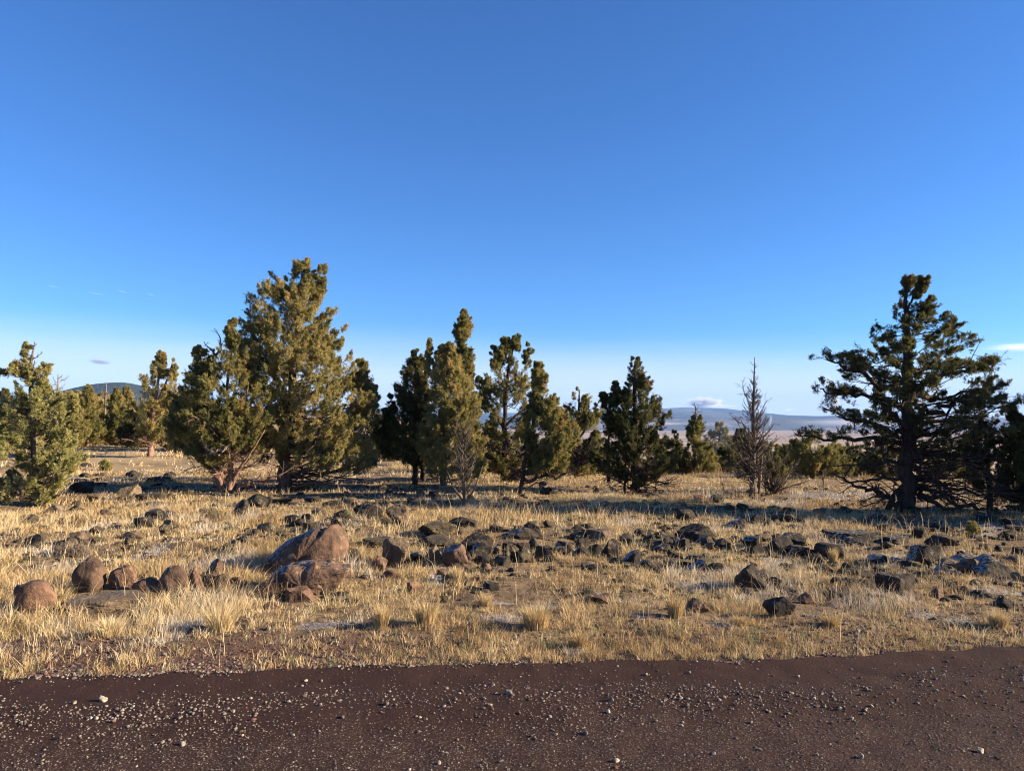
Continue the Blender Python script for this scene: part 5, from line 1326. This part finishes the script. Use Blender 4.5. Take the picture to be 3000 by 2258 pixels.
CD = 24000.0
cum = vol_mat('cumulus', (1, 1, 1), .012, 3.4, .60, .84, .2)
thin = vol_mat('grey_wisp', (.8, .82, .9), .0026, 3.2, .62, 1.0, 0)
cir = vol_mat('cirrus', (1, 1, 1), .0026, 2.6, .52, 1.1, .3, True, (.8, 1, 2.2))
volume_puff('cloud', 2062, 1179, 170, 52, CD, cum, 'puffy low cloud just above the far hills with a bright rounded top', 'cloud', 900)
volume_puff('cloud', 2105, 1190, 190, 22, CD + 900, thin, 'grey flat tail of cloud trailing right of the puffy low cloud', 'cloud', 900)
volume_puff('cloud', 1700, 1158, 150, 36, CD, thin, 'soft grey cloud behind the thin-crowned smaller juniper', 'cloud', 900)
volume_puff('cloud', 2312, 1200, 60, 16, CD, thin, 'tiny grey cloud over the right end of the far hills', 'cloud', 600)
volume_puff('cloud', 292, 1060, 100, 24, CD, vol_mat('dark_wisp', (.34, .40, .52), .0060, 3.0, .55, .95, 0), 'small smoky grey cloud alone above the forested hill', 'cloud', 700, .14)
volume_puff('cloud', 3010, 1017, 400, 42, CD, cir, 'white streak of cloud at the right edge beside the big open juniper', 'cloud', 700, -.02)
for px, py, w, h, r, lab in ((155, 839, 64, 7, .13, 'short bright contrail streak, leftmost of the wisps high on the left'), (282, 860, 110, 8, .16, 'long faint contrail streak between the other wisps high on the left'), (358, 854, 44, 9, .2, 'short stubby wisp right of the long faint contrail'), (442, 863, 36, 7, .15, 'faintest small wisp at the right end of the contrail line')):
    volume_puff('contrail', px, py, w, h, CD, vol_mat('contrail', (1, 1, 1), .0007 if w > 50 else .0009, 3.0, .5, 1.2, .3), lab, 'contrail', 500, r, None, 'contrail wisps high on the left')
puff_mat = vol_mat('puff', (1, 1, 1), .09, 2.6, .45, .85, .2)  # dense white volume, shared by two upright puffs added over the valley
volume_puff('white_puff', 2438, 1160, 44, 150, 8200, puff_mat, 'white steam glimpsed through the left boughs of the big open juniper', 'puff', 80, -.22)
volume_puff('white_puff', 2256, 1230, 14, 46, 8200, puff_mat, 'slim white steam right of the dead tree', 'puff', 40, .15)

# ------------------------------------------------------------------ sky and sun
w = bpy.data.worlds.new('World'); scene.world = w; w.use_nodes = True
nt = w.node_tree; nt.nodes.clear()
out = nt.nodes.new('ShaderNodeOutputWorld'); bg = nt.nodes.new('ShaderNodeBackground')
sky = nt.nodes.new('ShaderNodeTexSky'); sky.sky_type = 'NISHITA'; sky.sun_disc = False
sky.sun_elevation = SUN_EL; sky.sun_rotation = SUN_AZ; sky.altitude = 1400; sky.air_density = SKY['air']; sky.dust_density = SKY['dust']; sky.ozone_density = SKY['ozone']
gm = N(nt, 'ShaderNodeGamma'); gm.inputs[1].default_value = SKY['gamma']; nt.links.new(sky.outputs[0], gm.inputs[0])
hs = N(nt, 'ShaderNodeHueSaturation'); hs.inputs['Saturation'].default_value = SKY['sat']; hs.inputs['Hue'].default_value = SKY['hue']; nt.links.new(gm.outputs[0], hs.inputs['Color'])
tint = mixc(nt, 1.0, hs.outputs[0], SKY['tint'], 'MULTIPLY')
# a thin sheet of high cloud low in the sky
tc = nt.nodes.new('ShaderNodeTexCoord'); sx = N(nt, 'ShaderNodeSeparateXYZ'); nt.links.new(tc.outputs['Generated'], sx.inputs[0])
mp = N(nt, 'ShaderNodeMapping'); mp.inputs['Scale'].default_value = (3, 3, 40); nt.links.new(tc.outputs['Generated'], mp.inputs[0])
nz = noise_n(nt, mp.outputs[0], 1.0, 3, .5)
edge = math_n(nt, 'ADD', sx.outputs[2], math_n(nt, 'ADD', math_n(nt, 'MULTIPLY', math_n(nt, 'SUBTRACT', nz, .5), .025), math_n(nt, 'MULTIPLY', sx.outputs[0], .022)))
veil = math_n(nt, 'MULTIPLY', maprange(nt, edge, .118, .036), SKY['veil'])
col = mixc(nt, veil, tint, SKY['veilc'])
nt.links.new(col, bg.inputs[0]); bg.inputs[1].default_value = SKY['strength']; nt.links.new(bg.outputs[0], out.inputs[0])

L = bpy.data.lights.new('sun', 'SUN'); L.energy = SUN_E; L.angle = math.radians(.53); L.color = SUN_C
so = bpy.data.objects.new('sun', L); COL.objects.link(so)
sd = Vector((math.sin(SUN_AZ) * math.cos(SUN_EL), math.cos(SUN_AZ) * math.cos(SUN_EL), math.sin(SUN_EL)))
so.rotation_euler = (-sd).to_track_quat('-Z', 'Y').to_euler(); so.location = sd * 50

# ------------------------------------------------------------------ camera and render settings
cd = bpy.data.cameras.new('camera'); cam = bpy.data.objects.new('camera', cd); COL.objects.link(cam)
cd.sensor_fit = 'HORIZONTAL'; cd.sensor_width = 36; cd.lens = F / 3000 * 36; cd.clip_start = .05; cd.clip_end = 60000
cam.location = (0, 0, CAMH); cam.rotation_euler = (math.pi / 2 + PITCH, 0, 0); scene.camera = cam
scene.view_settings.view_transform = 'Standard'; scene.view_settings.look = 'None'; scene.view_settings.exposure = EXPOSURE; scene.view_settings.gamma = 1
scene.render.engine = 'CYCLES'; c = scene.cycles
c.max_bounces = 5; c.diffuse_bounces = 3; c.glossy_bounces = 2; c.transmission_bounces = 2; c.volume_bounces = 0; c.transparent_max_bounces = 4
c.use_denoising = DENOISE
c.pixel_filter_type = 'BLACKMAN_HARRIS'; c.filter_width = 1.1
c.volume_step_rate = 1.0; c.volume_max_steps = 256
c.sample_clamp_indirect = 6
